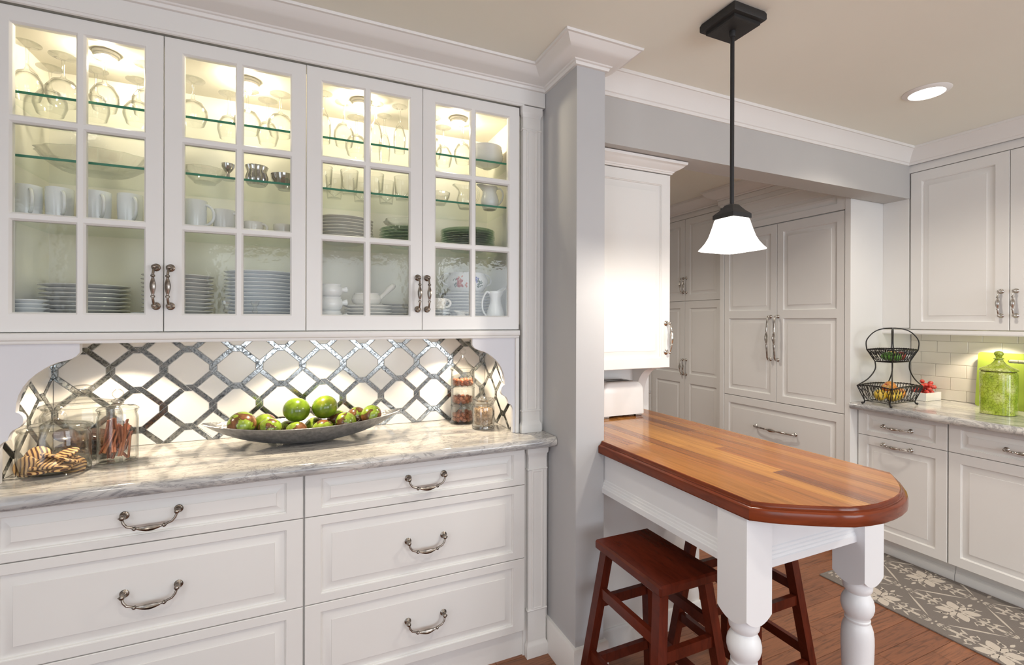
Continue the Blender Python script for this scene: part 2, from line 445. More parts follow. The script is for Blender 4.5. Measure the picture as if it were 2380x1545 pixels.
ce = MB().box(XL-.1, YB-.1, CEIL, XR+.1, YF+.1, CEIL+.06)
struct('ceiling', ce, M['ceiling'])
w = MB().box(XL-.1, 2.22, 0, .965, 2.32, CEIL); struct('wall_back', w, M['wall'])
struct('wall_left', MB().box(XL-.1, YB, 0, XL, -1.75, CEIL).box(XL-.1, -.05, 0, XL, 2.3, CEIL).box(XL-.1, -1.75, 2.3, XL, -.05, CEIL).box(XL-.1, -1.75, 0, XL, -.05, .2), M['outer'])
struct('wall_right', MB().box(XR, YB, 0, XR+.1, YF, CEIL), M['outer'])
struct('wall_far', MB().box(.9, YF, 0, XR+.1, YF+.1, CEIL).box(.9, 2.2, 0, 1.0, YF, CEIL), M['outer'])
wb = MB()
wb.box(XL-.1, YB-.1, 0, XR+.1, YB, .7).box(XL-.1, YB-.1, 2.2, XR+.1, YB, CEIL)
wb.box(XL-.1, YB-.1, .7, -.9, YB, 2.2).box(1.3, YB-.1, .7, 1.8, YB, 2.2).box(3.2, YB-.1, .7, XR+.1, YB, 2.2)
struct('wall_rear', wb, M['outer'])
for i, (a, b_) in enumerate(((-.9, 1.3), (1.8, 3.2))):
    fr = MB()
    for xx in (a, (a+b_)/2-.02, b_-.04): fr.box(xx, YB-.07, .7, xx+.04, YB-.03, 2.2)
    for zz in (.7, 1.43, 2.16): fr.box(a, YB-.07, zz, b_, YB-.03, zz+.04)
    struct('window_%d' % (i+1), fr, M['trim'])
# column: the grey wall end that stands proud between the cabinets and the peninsula
CX0, CX1, CY0 = .960, 1.088, 1.559
col_ = struct('wall_column', MB().box(CX0, CY0, 0, CX1, 2.3, CEIL), M['wall'], 'grey painted wall end beside the peninsula')
bm_ = struct('wall_beam', MB().box(CX1, 1.665, 2.138, 3.44, 1.80, CEIL), M['beamwall'], 'grey beam crossing to the wall cabinets')
struct('wall_pass', MB().box(CX1, 2.05, 0, 1.72, 2.13, CEIL), M['trim'])
BASE = [(0, 0), (.015, 0), (.015, .130), (.011, .138), (0, .140)]
struct('baseboard_column', MB().sweep(BASE, [(CX0, 1.80), (CX0, CY0), (CX1, CY0), (CX1, 1.66)], side=1), M['trim'])
CROWN = [(0, 2.365), (.010, 2.3655), (.013, 2.371), (.013, 2.376), (.019, 2.378), (.022, 2.382), (.030, 2.384), (.044, 2.388), (.060, 2.394), (.076, 2.403), (.088, 2.413), (.096, 2.420), (.104, 2.421), (.106, 2.4295), (0, 2.4295)]
CROWN2 = [(0, 2.335), (.007, 2.3355), (.009, 2.342), (.009, 2.348), (.014, 2.351), (.016, 2.357), (.020, 2.365), (.028, 2.381), (.039, 2.398), (.050, 2.410), (.056, 2.416), (.062, 2.417), (.064, 2.4295), (0, 2.4295)]
struct('trim_crown', MB().sweep(CROWN, [(XL, 1.812), (CX0, 1.812), (CX0, CY0), (CX1, CY0), (CX1, 1.80)], side=1), M['trim'], 'white crown moulding over the glass cabinets and column')
struct('trim_crown', MB().sweep(CROWN2, [(CX1, 1.665), (3.372, 1.665), (3.372, YB)], side=1), M['trim'], 'white crown moulding along the beam and wall cabinets')

# ------------------------------------------------------------------ handles
def pull_mesh(name, half, drop, arch, spindle, mat, wire=.0036, bulge=.0085, post=True):
    mb = MB()
    for sx in (-1, 1):
        mb.lathe([(.0005, 0), (.0115, 0), (.0125, -.0015), (.010, -.004), (.0085, -.0045), (.0095, -.006), (.007, -.008), (.0045, -.012), (.0045, -.018), (.0068, -.021), (.0078, -.025), (.0060, -.029), (.0005, -.031)], (sx*half, 0, 0), 14, axis='y')
    P = []; R = []; RE = []
    def ad(x, y, z, r, re=False): P.append((x, y, z)); R.append(r); RE.append(re)
    h, s_ = half, spindle
    if drop:
        L = [(h+.010, -.024, 0, .001), (h+.006, -.0245, 0, .0028), (h, -.025, -.004, wire), (h-.004, -.0265, -.016, wire), (h-.012, -.0275, -.026, wire), (h-.026, -.028, -.031, wire), (s_+.006, -.0285, -.0335, wire), (s_+.0045, -.0285, -.034, .0062), (s_, -.0285, -.034, .0064), (s_-.002, -.0285, -.0345, .0035)]
    else:
        L = [(h, -.020, 0, wire*1.05), (h-.004, -.026, 0, wire*1.1), (h-.012, -.026-arch*.45, 0, wire), (s_+.02 if half > .09 else s_+.010, -.027-arch*.8, 0, wire), (s_+.006, -.027-arch*.85, 0, wire), (s_+.0045, -.027-arch*.87, 0, .0060), (s_, -.027-arch*.9, 0, .0062), (s_-.002, -.027-arch*.9, 0, .0036)]
    for x, y, z, r in L: ad(x, y, z, r)
    yy, zz = L[-1][1], L[-1][2]
    for k in range(9):
        t = -1+2*k/8; x = -t*(s_-.004)
        ad(x, yy-(1-t*t)*.002, zz-(1-t*t)*(.003 if drop else 0), .0036+(bulge-.0036)*math.cos(t*PI/2)**1.1, True)
    for x, y, z, r in reversed(L): ad(-x, y, z, r)
    mb.tube(P, R, 14, reed=RE)
    o = mesh_of(mb, name, 50); o.materials.append(mat); return o
BAIL = pull_mesh('bail_pull', .0675, True, 0, .034, M['pewter'])
PULL = pull_mesh('arched_pull', .0610, False, .012, .030, M['pewter'])
PULLN = pull_mesh('arched_pull_bright', .0680, False, .012, .032, M['nickel'])
PULLB = pull_mesh('arched_pull_small', .0640, False, .012, .030, M['nickel'], bulge=.0095)
LONG = pull_mesh('appliance_pull', .152, False, .018, .045, M['nickel'], wire=.0062, bulge=.0125)
def handle(mesh, parent, x, y, z, vert=False, label=None):
    o = obj('handle', mesh, None, parent, (x, y, z), (0, PI/2, 0) if vert else None)
    if label: o['label'] = label
    return o

# ------------------------------------------------------------------ china cabinet (glass-door upper)
ZB, ZT = 1.351, 2.293
XE = [-.817, -.401, .0145, .4295, .8445]
cab = thing('china_cabinet', 'white wall cabinet with four divided glass doors, lit inside, full of china', 'cabinet', (0, 1.83, 1.317))
def L0(mb, o=(0, 1.83, 1.317)):  # world -> local
    mb.v = [(p[0]-o[0], p[1]-o[1], p[2]-o[2]) for p in mb.v]; return mb
body = MB()
body.box(XE[0]-.02, 1.852, ZB, XE[4]+.0, 2.215, ZB+.022)                # bottom
body.box(XE[0]-.02, 1.852, 2.268, XE[4], 2.215, 2.30)                # top
body.box(XE[0]-.02, 1.852, ZB+.022, XE[0], 2.215, 2.268)
body.box(XE[4]-.006, 1.852, ZB+.022, XE[4]+.012, 2.215, 2.268)
body.box(XE[2]-.010, 1.90, ZB+.022, XE[2]+.010, 2.2, 2.268)
body.box(XE[0], 2.20, ZB+.022, XE[4], 2.214, 2.268)
obj('carcass', L0(body), M['cab_in'], cab)
struct('trim_end_panel', MB().box(XE[4]+.0135, 1.835, .9145, .960, 1.86, 2.30), M['white'])
struct('trim_end_panel', MB().box(-1.02, 1.835, .9145, XE[0]-.021, 1.86, 2.30), M['white'])
fz = MB().box(-1.9, 1.812, 2.303, .958, 1.86, 2.37, .001)
fz.sweep([(0, 2.295), (.006, 2.297), (.009, 2.303), (0, 2.303)], [(-1.9, 1.823), (.86, 1.823)], side=1)
obj('frieze_board', L0(fz), M['white'], cab)
lr = MB().box(-1.0, 1.832, 1.317, XE[4]-.002, 1.856, 1.350)
lr.sweep([(0, 1.3175), (.006, 1.3175), (.008, 1.321), (.008, 1.326), (.014, 1.329), (.016, 1.334), (.016, 1.345), (.013, 1.349), (0, 1.350)], [(-1.0, 1.832), (XE[4]-.002, 1.832)], side=1)
obj('light_rail', L0(lr), M['white'], cab)
GZ = [(1.403-ZB, 1.6795-ZB), (1.6925-ZB, 1.9615-ZB), (1.9745-ZB, 2.247-ZB)]
W_ = XE[1]-XE[0]
GX = [(.0475, W_/2-.0065), (W_/2+.0065, W_-.0475)]
dm = MB().front(.0012, .0012, W_-.0026, ZT-ZB-.0024, 0, .021, GX, GZ, [(.002, .002), (.0055, .0065), (.0056, .021)], fill=False)
door_me = mesh_of(dm, 'glass_door'); door_me.materials.append(M['white'])
pm = []
for i in range(4):
    d = obj('door', door_me, None, cab, (XE[i], 0, ZB-1.317))
    d.data = door_me
    for gx in GX:
        for gz in GZ:
            mb = MB().box(gx[0]+.004, .010, gz[0]+.004, gx[1]-.004, .0125, gz[1]-.004)
            obj('glass_pane', mb, M['pane'], d)
    hx = (W_-.019) if i in (0, 2) else .019
    handle(PULL, d, hx + (-.0 if i in (0, 2) else 0), -.0005, 1.4935-ZB, True)
for i, (xa, xb) in enumerate(((XE[0]+.002, XE[2]-.011), (XE[2]+.011, XE[4]-.008))):
    for z in (2.059, 1.871, 1.692):
        sh = obj('glass_shelf', L0(MB().box(xa, 1.880, z, xb, 2.198, z+.0075)), M['shelf'], cab)
        obj('shelf_edge', L0(MB().box(xa, 1.8775, z, xb, 1.880, z+.0075)), M['shelf_edge'], sh)
# pucks in the cabinet
for i, (x, yy) in enumerate(((-.59, 1.975), (-.177, 1.985), (.215, 1.985), (.622, 1.985))):
    pk = obj('puck_light', L0(MB().lathe([(.030, 2.268), (.036, 2.266), (.036, 2.258), (.031, 2.256), (.031, 2.2485), (.027, 2.247)], (x, yy, 0), 24)), M['cab_in'], cab)
    obj('lamp_lens', L0(MB().lathe([(.026, 2.2485), (.026, 2.2455), (.020, 2.2445)], (x, yy, 0), 20)), M['puck_lamp'], pk)
    light('puck_beam', 'POINT', (x, yy, 2.225), 3.6, (1, .86, .64), shadow_soft_size=.018)

# pilasters (upper pair, lower pair)
def pilaster(name, x0, x1, y0, z0, z1, label, up):
    t = thing(name, label, 'pilaster', ((x0+x1)/2, y0, z0))
    mb = MB(); o = ((x0+x1)/2, y0, z0)
    cx_ = (x0+x1)/2; hw = (x1-x0)/2
    def ring(prof):   # moulding round the three visible sides
        mb.sweep(prof, [(x0+.006, y0+.024), (x0+.006, y0+.006), (x1-.006, y0+.006), (x1-.006, y0+.024)], side=1)
    H = z1-z0
    mb.box(x0+.006, y0+.006, z0, x1-.006, y0+.024, z1)
    bh = .030 if up else .045
    ring([(0, z0), (.007, z0), (.007, z0+bh), (.005, z0+bh+.006), (.001, z0+bh+.014), (0, z0+bh+.02)])
    zr = z0 + (.088 if up else .19)
    ring([(0, zr), (.003, zr), (.005, zr+.004), (.003, zr+.008), (0, zr+.008)])
    zc = z1 - .10
    ring([(0, zc), (.003, zc), (.005, zc+.004), (.003, zc+.008), (0, zc+.008)])
    ring([(0, z1-.045), (.001, z1-.045), (.002, z1-.036), (.006, z1-.030), (.007, z1-.022), (.007, z1), (0, z1)])
    mb.v = [(p[0]-o[0], p[1]-o[1], p[2]-o[2]) for p in mb.v]
    obj('shaft', mb, M['white'], t)
    fl_ = MB()
    # raised centre panel with beaded sides
    a, b_ = x0+.021, x1-.021
    fl_.front(a, zr+.008, b_-a, zc-zr-.008, y0+.001, .006, [(.006, b_-a-.006)], [(.004, zc-zr-.014)], [(.003, .002)], True)
    fl_.v = [(p[0]-o[0], p[1]-o[1], p[2]-o[2]) for p in fl_.v]
    obj('raised_panel', fl_, M['white'], t)
    return t
pilaster('pilaster', .850, .943, 1.812, .9145, 2.297, 'upper white pilaster between the glass doors and the grey column', True)
pilaster('pilaster', -.945, -.823, 1.812, .9145, 2.297, 'upper white pilaster left of the first glass door', True)

# ------------------------------------------------------------------ niche below: cut-out panels, soffit, tiles
R_ = [(.638, 1.317), (.638, 1.290), (.646, 1.279), (.656, 1.272), (.667, 1.268), (.688, 1.262), (.705, 1.254), (.721, 1.243), (.738, 1.229), (.754, 1.212), (.766, 1.193),
      (.776, 1.170), (.781, 1.146), (.7825, 1.121), (.774, 1.1165), (.767, 1.108), (.765, 1.098), (.767, 1.087), (.773, 1.078), (.782, 1.072), (.789, 1.068), (.794, 1.061), (.797, 1.052), (.799, 1.040),
      (.808, 1.037), (.815, 1.030), (.818, 1.018), (.819, .915)]
def niche_panel(sgn, label):
    t = thing('niche_panel', label, 'panel', (sgn*.83+.0137, 1.836, .9145), 0)
    o = (sgn*.83+.0137, 1.836, .9145); XC = .0137
    pts = [(XC+sgn*(x-XC), z) for x, z in R_]
    edge = XC+sgn*(.8445-XC)
    mb = MB(); n = len(pts)
    V = []; F = []
    for d in (1.8365, 1.856):
        for x, z in pts: V.append((x, d, z))
        for x, z in pts: V.append((edge, d, z))
    for k in range(n-1):
        F.append((k, k+1, n+k+1, n+k)); F.append((2*n+k, 3*n+k, 3*n+k+1, 2*n+k+1)); F.append((k, 2*n+k, 2*n+k+1, k+1)); F.append((n+k, n+k+1, 3*n+k+1, 3*n+k))
    F.append((0, n, 3*n, 2*n)); F.append((n-1, 2*n-1+0, 4*n-1, 3*n-1))
    mb.add(V, F); mb.v = [(p[0]-o[0], p[1]-o[1], p[2]-o[2]) for p in mb.v]
    obj('scalloped_board', mb, M['fabric_in'], t, angle=40)
    st = MB()
    for a, b_ in ((.829, .8445),):
        xa, xb = XC+sgn*(a-XC), XC+sgn*(b_-XC); st.box(min(xa, xb), 1.828, .9145, max(xa, xb), 1.8365, 1.3165, .001)
    st.v = [(p[0]-o[0], p[1]-o[1], p[2]-o[2]) for p in st.v]; obj('stile', st, M['white'], t)
    return t
niche_panel(1, 'scalloped white panel edging the tiled niche beside the column')
niche_panel(-1, 'scalloped white panel edging the tiled niche beside the cookie jars')
struct('trim_niche', MB().box(-.836, 1.86, 1.334, .85, 2.218, 1.3505), M['white'], 'white soffit board above the tiled niche')

TX0, TX1, TY, TZ0, TZ1 = -.808, .831, 2.209, .9145, 1.316
bs = thing('tile_backsplash', 'cream octagon tile backsplash with woven antique mirror strips in the niche', 'backsplash', (0, 2.21, .914))
gr = MB().box(TX0-.006, 2.2125, TZ0, TX1+.008, 2.2195, TZ1).box(TX1+.0035, 1.857, TZ0, TX1+.011, 2.2125, TZ1).box(TX0-.010, 1.857, TZ0, TX0-.0035, 2.2125, TZ1)
obj('grout', L0(gr, (0, 2.21, .914)), M['grout'], bs)
PX, PZ = .1627, .1515
S_ = .0135/PX; A_ = .5-S_
def clip(poly, ax, val, keep_ge):
    out = []
    for i in range(len(poly)):
        p, q = poly[i], poly[(i+1) % len(poly)]
        ip = (p[ax] >= val) if keep_ge else (p[ax] <= val); iq = (q[ax] >= val) if keep_ge else (q[ax] <= val)
        if ip: out.append(p)
        if ip != iq:
            t_ = (val-p[ax])/(q[ax]-p[ax]); r = [p[0]+(q[0]-p[0])*t_, p[1]+(q[1]-p[1])*t_]; r[ax] = val; out.append(tuple(r))
    return out
def area(p): return abs(sum(p[i][0]*p[(i+1) % len(p)][1]-p[(i+1) % len(p)][0]*p[i][1] for i in range(len(p))))/2
def offset_in(poly, d):
    n = len(poly); A = sum(poly[i][0]*poly[(i+1) % n][1]-poly[(i+1) % n][0]*poly[i][1] for i in range(n)); sg = 1 if A > 0 else -1
    out = []
    for i in range(n):
        a, b_, c = Vector(poly[i-1]), Vector(poly[i]), Vector(poly[(i+1) % n])
        d1, d2 = (b_-a), (c-b_)
        if d1.length < 1e-6 or d2.length < 1e-6: out.append(tuple(b_)); continue
        d1.normalize(); d2.normalize()
        n1, n2 = Vector((-d1.y, d1.x))*sg, Vector((-d2.y, d2.x))*sg
        m_ = n1+n2; k = m_.dot(n1)
        if k < .25: k = .25
        out.append(tuple(b_+m_*(d/k)))
    return out
def dedupe(p):
    o = []
    for q in p:
        if not o or math.hypot(q[0]-o[-1][0], q[1]-o[-1][1]) > 1e-4: o.append(q)
    if len(o) > 1 and math.hypot(o[0][0]-o[-1][0], o[0][1]-o[-1][1]) < 1e-4: o.pop()
    return o
OCT = [(-A_, -S_), (-A_, S_), (-S_, A_), (S_, A_), (A_, S_), (A_, -S_), (S_, -A_), (-S_, -A_)][::-1]
DIA = [(.5-(A_-S_), .5), (.5, .5-(A_-S_)), (.5+(A_-S_), .5), (.5, .5+(A_-S_))]
UL = [(-1+A_, -S_), (-S_, A_), (-2*S_, A_+S_), (-1+A_, S_)]
UR = [(-S_, 1-A_), (A_, S_), (A_+S_, 2*S_), (S_, 1-A_)]
neg = lambda p: [(-x, -z) for x, z in p]
OX, OZ = .0865, 1.199
import itertools
def lay(u0, u1, place):
    """lay the pattern for plan coordinate u in [u0, u1] (u continues the back wall's x)"""
    for i in range(int((u0-OX)/PX)-2, int((u1-OX)/PX)+3):
        for j in range(-3, 3):
            for nm, poly in (('octagon_tile', OCT), ('diamond_tile', DIA), ('mirror_strip', UL), ('mirror_strip', UR), ('mirror_strip', neg(UL)), ('mirror_strip', neg(UR))):
                p = [(OX+(i+x)*PX, OZ+(j+z)*PZ) for x, z in poly]
                for ax, val, ge in ((0, u0, True), (0, u1, False), (1, TZ0, True), (1, TZ1, False)):
                    p = clip(p, ax, val, ge)
                    if len(p) < 3: break
                if len(p) < 3: continue
                p = dedupe(p)
                if len(p) < 3 or area(p) < 6e-5: continue
                q = offset_in(p, .0009)
                if area(q) < 3e-5 or area(q) > area(p): continue
                place(nm, q)
def put(nm, q, f):
    mb = MB(); n = len(q)
    q2 = offset_in(q, .0006)
    d = (.0, .0028, .0034)
    V = [f(u, z, d[0]) for u, z in q]+[f(u, z, d[1]) for u, z in q]+[f(u, z, d[2]) for u, z in q2]
    F = [tuple(range(2*n, 3*n))]
    for k in range(n):
        j = (k+1) % n
        F += [(k, j, n+j, n+k), (n+k, n+j, 2*n+j, 2*n+k)]
    mb.add(V, F); obj(nm, L0(mb, (0, 2.21, .914)), M['mirror' if nm == 'mirror_strip' else 'tile'], bs, angle=25)
lay(TX0, TX1, lambda nm, q: put(nm, q, lambda u, z, d: (u, 2.2125-d, z)))
lay(TX1, TX1+.348, lambda nm, q: put(nm, q, lambda u, z, d: (TX1+.0035-d, 2.209-(u-TX1), z)))
lay(TX0-.348, TX0, lambda nm, q: put(nm, q, lambda u, z, d: (TX0-.0035+d, 2.209-(TX0-u), z)))
# under-cabinet pucks of the niche
for x in (-.60, .02, .64):
    tt = thing('puck_light', {-.60: 'round under-cabinet puck light above the cookie jars', .02: 'round under-cabinet puck light above the silver bowl', .64: 'round under-cabinet puck light above the nut jar'}[x], 'puck light', (x, 2.03, 1.334))
    obj('housing', MB().lathe([(.034, -.0005), (.034, -.012), (.030, -.014)], (0, 0, 0), 20), M['white'], tt)
    obj('lens', MB().lathe([(.024, -.0142), (.022, -.016)], (0, 0, 0), 20), M['puck_lamp'], tt)
    light('niche_beam', 'SPOT', (x, 2.03, 1.312), 12.5, (1, .84, .62), (0, 0, 0), spot_size=2.05, spot_blend=.35, shadow_soft_size=.014)

# ------------------------------------------------------------------ base cabinet on the left
base = thing('base_cabinet', 'white drawer base cabinet under the grey marble counter', 'cabinet', (0, 1.76, 0))
o_ = (0, 1.76, 0)
bb = MB().box(-1.0, 1.781, .117, .848, 2.21, .869).box(.843, 1.781, 0, .956, 2.21, .869).box(-1.0, 1.79, 0, .846, 1.81, .118)
obj('carcass', L0(bb, o_), M['white'], base)
def slab(x0, x1, z0, z1, rings, ix=.0505, iz=.029):
    mb = MB().front(0, 0, x1-x0, z1-z0, 0, .0205, [(ix, x1-x0-ix)], [(iz, z1-z0-iz)], rings, True); return mb
for (xa, xb, hx) in ((-.815, .0065, -.413), (.0125, .8405, .430)):
    for (za, zb, hz) in ((.7175, .8685, .806), (.417, .7145, .573), (.118, .414, .277)):
        d = obj('drawer', slab(xa, xb, za, zb, RAISED_BIG if zb-za > .2 else RAISED, .0505, .029 if zb-za > .2 else .024), M['white'], base, (xa, 0, za))
        handle(BAIL, d, hx-xa, .0015, hz-za)
pilaster('pilaster', .850, .944, 1.752, 0, .872, 'lower white pilaster at the counter end beside the column', False)
ctp = [(0, .8735), (.006, .8735), (.013, .877), (.018, .883), (.020, .891), (.0195, .899), (.016, .907), (.010, .9125), (.004, .914), (0, .914)]
ct = MB().box(-1.06, 1.71, .874, .9575, 2.2115, .914)
ct.v = []; ct.f = []
ct.box(-1.06, 1.7185, .8736, .9575, 2.2115, .9139)
ct.sweep(ctp, [(-1.06, 1.7185), (.9575, 1.7185)], side=1)
k_ = thing('countertop', 'grey veined marble countertop along the tiled niche', 'countertop', (0, 1.7, .874))
obj('slab', L0(ct, (0, 1.7, .874)), M['marble'], k_)

# ------------------------------------------------------------------ right-hand run (fronts face -x).  local x runs towards the camera, local -y faces the room
RZ = -PI/2
def rthing(name, label, cat, X, Y, Z=0): return thing(name, label, cat, (X, Y, Z), RZ)
# wall cabinet
XU = 3.387
wc = rthing('wall_cabinet', 'white wall cabinet with raised doors over the fruit basket and green canister', 'cabinet', XU, 1.81)
wb_ = MB().box(0.0, .021, 1.345, 2.6, .318, 2.338)
wb_.box(0.0, .0005, 1.352, .142, .021, 2.29, .001)
obj('carcass', wb_, M['white'], wc)
tr_ = MB().box(.140, -.002, 2.2925, 2.6, .021, 2.338, .001)
tr_.sweep([(0, 1.3145), (.004, 1.3145), (.006, 1.319), (.006, 1.326), (.003, 1.331), (.003, 1.3405), (0, 1.3405)], [(0, .004), (2.6, .004)], side=1)
tr_.box(0, .004, 1.3145, 2.6, .022, 1.3405)
obj('light_rail', tr_, M['white'], wc)
for i, (a, b_) in enumerate(((.151, .592), (.595, 1.040), (1.046, 1.48))):
    d = obj('door', MB().front(0, 0, b_-a, 2.289-1.345, 0, .0205, [(.055, b_-a-.055)], [(.045, .887)], RAISED_BIG, True), M['white'], wc, (a, 0, 1.345))
    handle(PULLB, d, (b_-a-.031) if i != 1 else .024, -.0005, 1.4875-1.345, True)
# base cabinets
XBF = 3.13
bc = rthing('base_cabinet', 'white base cabinet with drawer and pull-out front under the fruit basket', 'cabinet', XBF, 1.8085)
bc2 = rthing('base_cabinet', 'white base cabinet with drawer and door under the green canister', 'cabinet', XBF, 1.3605)
def rbase(t, W, ends, hz):
    b_ = MB().box(0, .021, .112, W, .57, .858)
    b_.box(.0 if not ends else 0, .085, 0, W, .10, .112)
    b_.sweep([(0, 0), (.012, 0), (.012, .034), (.008, .042), (.004, .044), (.004, .056), (0, .060)], [(0, .085), (W-.001, .085)], side=1)
    obj('carcass', b_, M['white'], t)
rbase(bc, .446, 0, 0); rbase(bc2, .60, 0, 0)
d = obj('drawer', slab(.004, .444, .705, .856, RAISED, .05, .026), M['white'], bc, (.004, 0, .705)); handle(PULLN, d, .209, -.0005, .0700)
d = obj('drawer', slab(.004, .444, .1125, .702, RAISED_BIG, .05, .05), M['white'], bc, (.004, 0, .1125)); handle(PULLN, d, .209, -.0005, .668-.1125)
d = obj('drawer', slab(.002, .597, .705, .856, RAISED, .05, .026), M['white'], bc2, (.002, 0, .705)); handle(PULLN, d, .295, -.0005, .0660)
d = obj('door', slab(.002, .597, .1125, .702, RAISED_BIG, .05, .05), M['white'], bc2, (.002, 0, .1125)); handle(PULLN, d, .55, -.0005, .50, True)
bc3 = rthing('base_cabinet', 'white base cabinet past the green canister towards the windows', 'cabinet', XBF, .7585)
rbase(bc3, 1.2, 0, 0); obj('door', slab(.002, .6, .1125, .856, RAISED_BIG, .05, .05), M['white'], bc3, (.002, 0, .1125))
kt = rthing('countertop', 'grey veined marble countertop under the fruit basket and canister', 'countertop', 3.07, 1.81, .86)
ZC2 = .900
ctp2 = [(0, .0005), (.010, .0005), (.016, .004), (.020, .011), (.021, .019), (.019, .027), (.014, .034), (.007, .039), (0, .040)]
cm = MB().box(0.001, .0, .0004, 2.6, .632, .0399)
cm.sweep(ctp2, [(0.001, 0), (2.6, 0)], side=1)
obj('slab', cm, M['marble_y'], kt)
# subway tiles
st_ = rthing('tile_backsplash', 'ivory brick-laid tile backsplash behind the green canister', 'backsplash', XR, 1.806, .9005)
obj('grout', MB().box(0, -.0055, 0, 1.4, -.0005, .415), M['grout2'], st_)
zrow = 0.0
rows_ = [.0, .066, .143, .2225, .2965, .3675, .415]
for r in range(6):
    off = {0: .0, 1: .03, 2: .055, 3: .142-.155, 4: -.013, 5: .057}[r] - .155
    off = [-.02, -.098, -.02, -.098, -.012, -.098][r]
    x = off
    while x < 1.3:
        a, b_ = max(x, 0)+.0010, min(x+.1535, 1.4)-.0010
        if b_-a > .01:
            obj('tile', MB().box(a, -.0095, rows_[r]+.001, b_, -.004, rows_[r+1]-.001, .0012), M['subway'], st_, fix=False)
        x += .1535
pk = thing('puck_light', 'small under-cabinet light above the green canister', 'puck light', (3.56, 1.40, 1.345))
obj('housing', MB().lathe([(.034, -.0005), (.034, -.012), (.030, -.014)], (0, 0, 0), 20), M['white'], pk)
obj('lens', MB().lathe([(.024, -.0142), (.022, -.016)], (0, 0, 0), 20), M['puck_lamp'], pk)
light('counter_beam', 'SPOT', (3.56, 1.36, 1.322), 7.0, (1, .86, .66), (0, 0, 0), spot_size=2.1, spot_blend=.4, shadow_soft_size=.014)

# fridge built-in
XF = 3.065
fr = rthing('built_in_fridge', 'tall panelled built-in fridge with two doors and a bottom freezer drawer', 'fridge', XF, 2.80)
fb = MB().box(.035, .022, .10, .972, .63, 2.345)
fb.box(0, -.004, .0, .038, .63, 2.345, .001).box(.956, -.004, 0, .990, .64, 2.345, .001)
fb.box(.038, .08, 0, .956, .1, .10)
obj('carcass', fb, M['white'], fr)
fpn = MB().front(.039, 2.0835, .916, .262, -.001, .02, [(.05, .866)], [(.045, .12)], RAISED, True)
fpn.sweep([(0, 2.262), (.006, 2.264), (.008, 2.27), (.008, 2.276), (.003, 2.281), (.003, 2.29), (0, 2.29)], [(-.001, -.001), (.991, -.001)], side=1)
fpn.box(-.012, -.016, 2.312, 1.0, .02, 2.347, .002)
obj('fascia', fpn, M['white'], fr)
for a, b_, h in ((.041, .493, 1), (.497, .950, 0)):
    wd = b_-a
    d = obj('door', MB().front(0, 0, wd, 2.077-.820, 0, .0205, [(.045, wd-.045)], [(.048, .592), (.648, 1.196)], RAISED_BIG, True), M['white'], fr, (a, 0, .820))
    handle(LONG, d, wd-.045 if h else .009, -.001, 1.271-.820, True)
d = obj('drawer', MB().front(0, 0, .909, .70, 0, .0205, [(.045, .864)], [(.05, .645)], RAISED_BIG, True), M['white'], fr, (.041, 0, .1155)); handle(LONG, d, .446, -.001, .622-.1155)
CR3 = [(0, 2.347), (.008, 2.3475), (.011, 2.355), (.016, 2.357), (.026, 2.362), (.048, 2.372), (.070, 2.387), (.085, 2.402), (.093, 2.414), (.098, 2.416), (.100, 2.4295), (0, 2.4295)]
struct('trim_crown', MB().sweep(CR3, [(3.13, 4.28), (3.13, 2.80), (3.05, 2.80), (3.05, 1.815)], side=1), M['trim'], 'white crown moulding above the fridge and pantry')
# pantry
XP = 3.14
pa = rthing('pantry_cabinet', 'tall white pantry with four doors beside the built-in fridge', 'cabinet', XP, 3.715)
pb = MB().box(-.6, .021, .1, .914, .55, 2.36).box(-.6, .08, 0, .914, .1, .1).box(-.6, -.001, 2.303, .914, .021, 2.36, .001).box(.864, .0, .1, .914, .021, 2.36, .001)
obj('carcass', pb, M['white'], pa)
for a, b_, h in ((.028, .451, 1), (.4545, .866, 0)):
    wd = b_-a
    d = obj('door', MB().front(0, 0, wd, 2.30-1.569, 0, .0205, [(.055, wd-.055)], [(.055, .678)], RAISED, True), M['white'], pa, (a, 0, 1.569))
    handle(PULLB, d, wd-.018 if h else .018, -.0005, .140, True)
    d = obj('door', MB().front(0, 0, wd, 1.566-.11, 0, .0205, [(.055, wd-.055)], [(.05, .728), (.81, 1.395)], RAISED, True), M['white'], pa, (a, 0, .11))
    handle(PULLB, d, wd-.018 if h else .018, -.0005, .870, True)
pa2 = rthing('pantry_cabinet', 'tall white pantry door in the far corner behind the hanging cabinet', 'cabinet', XP, 4.28)
obj('door', slab(0, .56, .11, 2.30, RAISED, .05, .05), M['white'], pa2, (.0, 0, .11))

# ------------------------------------------------------------------ hanging cabinet over the toaster
hc = thing('hanging_cabinet', 'white single-door wall cabinet hanging over the toaster', 'cabinet', (CX1+.004, 1.76, 0))
ho = (CX1+.004, 1.76, 0)
obj('carcass', L0(MB().box(CX1+.004, 1.781, 1.185, 1.600, 2.049, 2.092), ho), M['white'], hc)
d = obj('door', MB().front(0, 0, 1.602-1.095, 2.081-1.170, 0, .0205, [(.05, .457)], [(.045, .862)], RAISED_BIG, True), M['white'], hc, (1.095-ho[0], 0, 1.170))
handle(PULLN, d, .507-.024, -.0005, 1.311-1.170, True)
CR4 = [(0, 2.083), (.006, 2.0835), (.008, 2.089), (.012, 2.091), (.014, 2.096), (.022, 2.100), (.033, 2.106), (.043, 2.113), (.049, 2.120), (.055, 2.122), (.057, 2.1335), (0, 2.1335)]
cr4 = MB().sweep(CR4, [(CX1+.004, 1.76), (1.602, 1.76), (1.602, 2.045)], side=1); cr4.box(CX1+.004, 1.765, 2.092, 1.598, 2.045, 2.133)
obj('crown_top', L0(cr4, ho), M['trim'], hc)
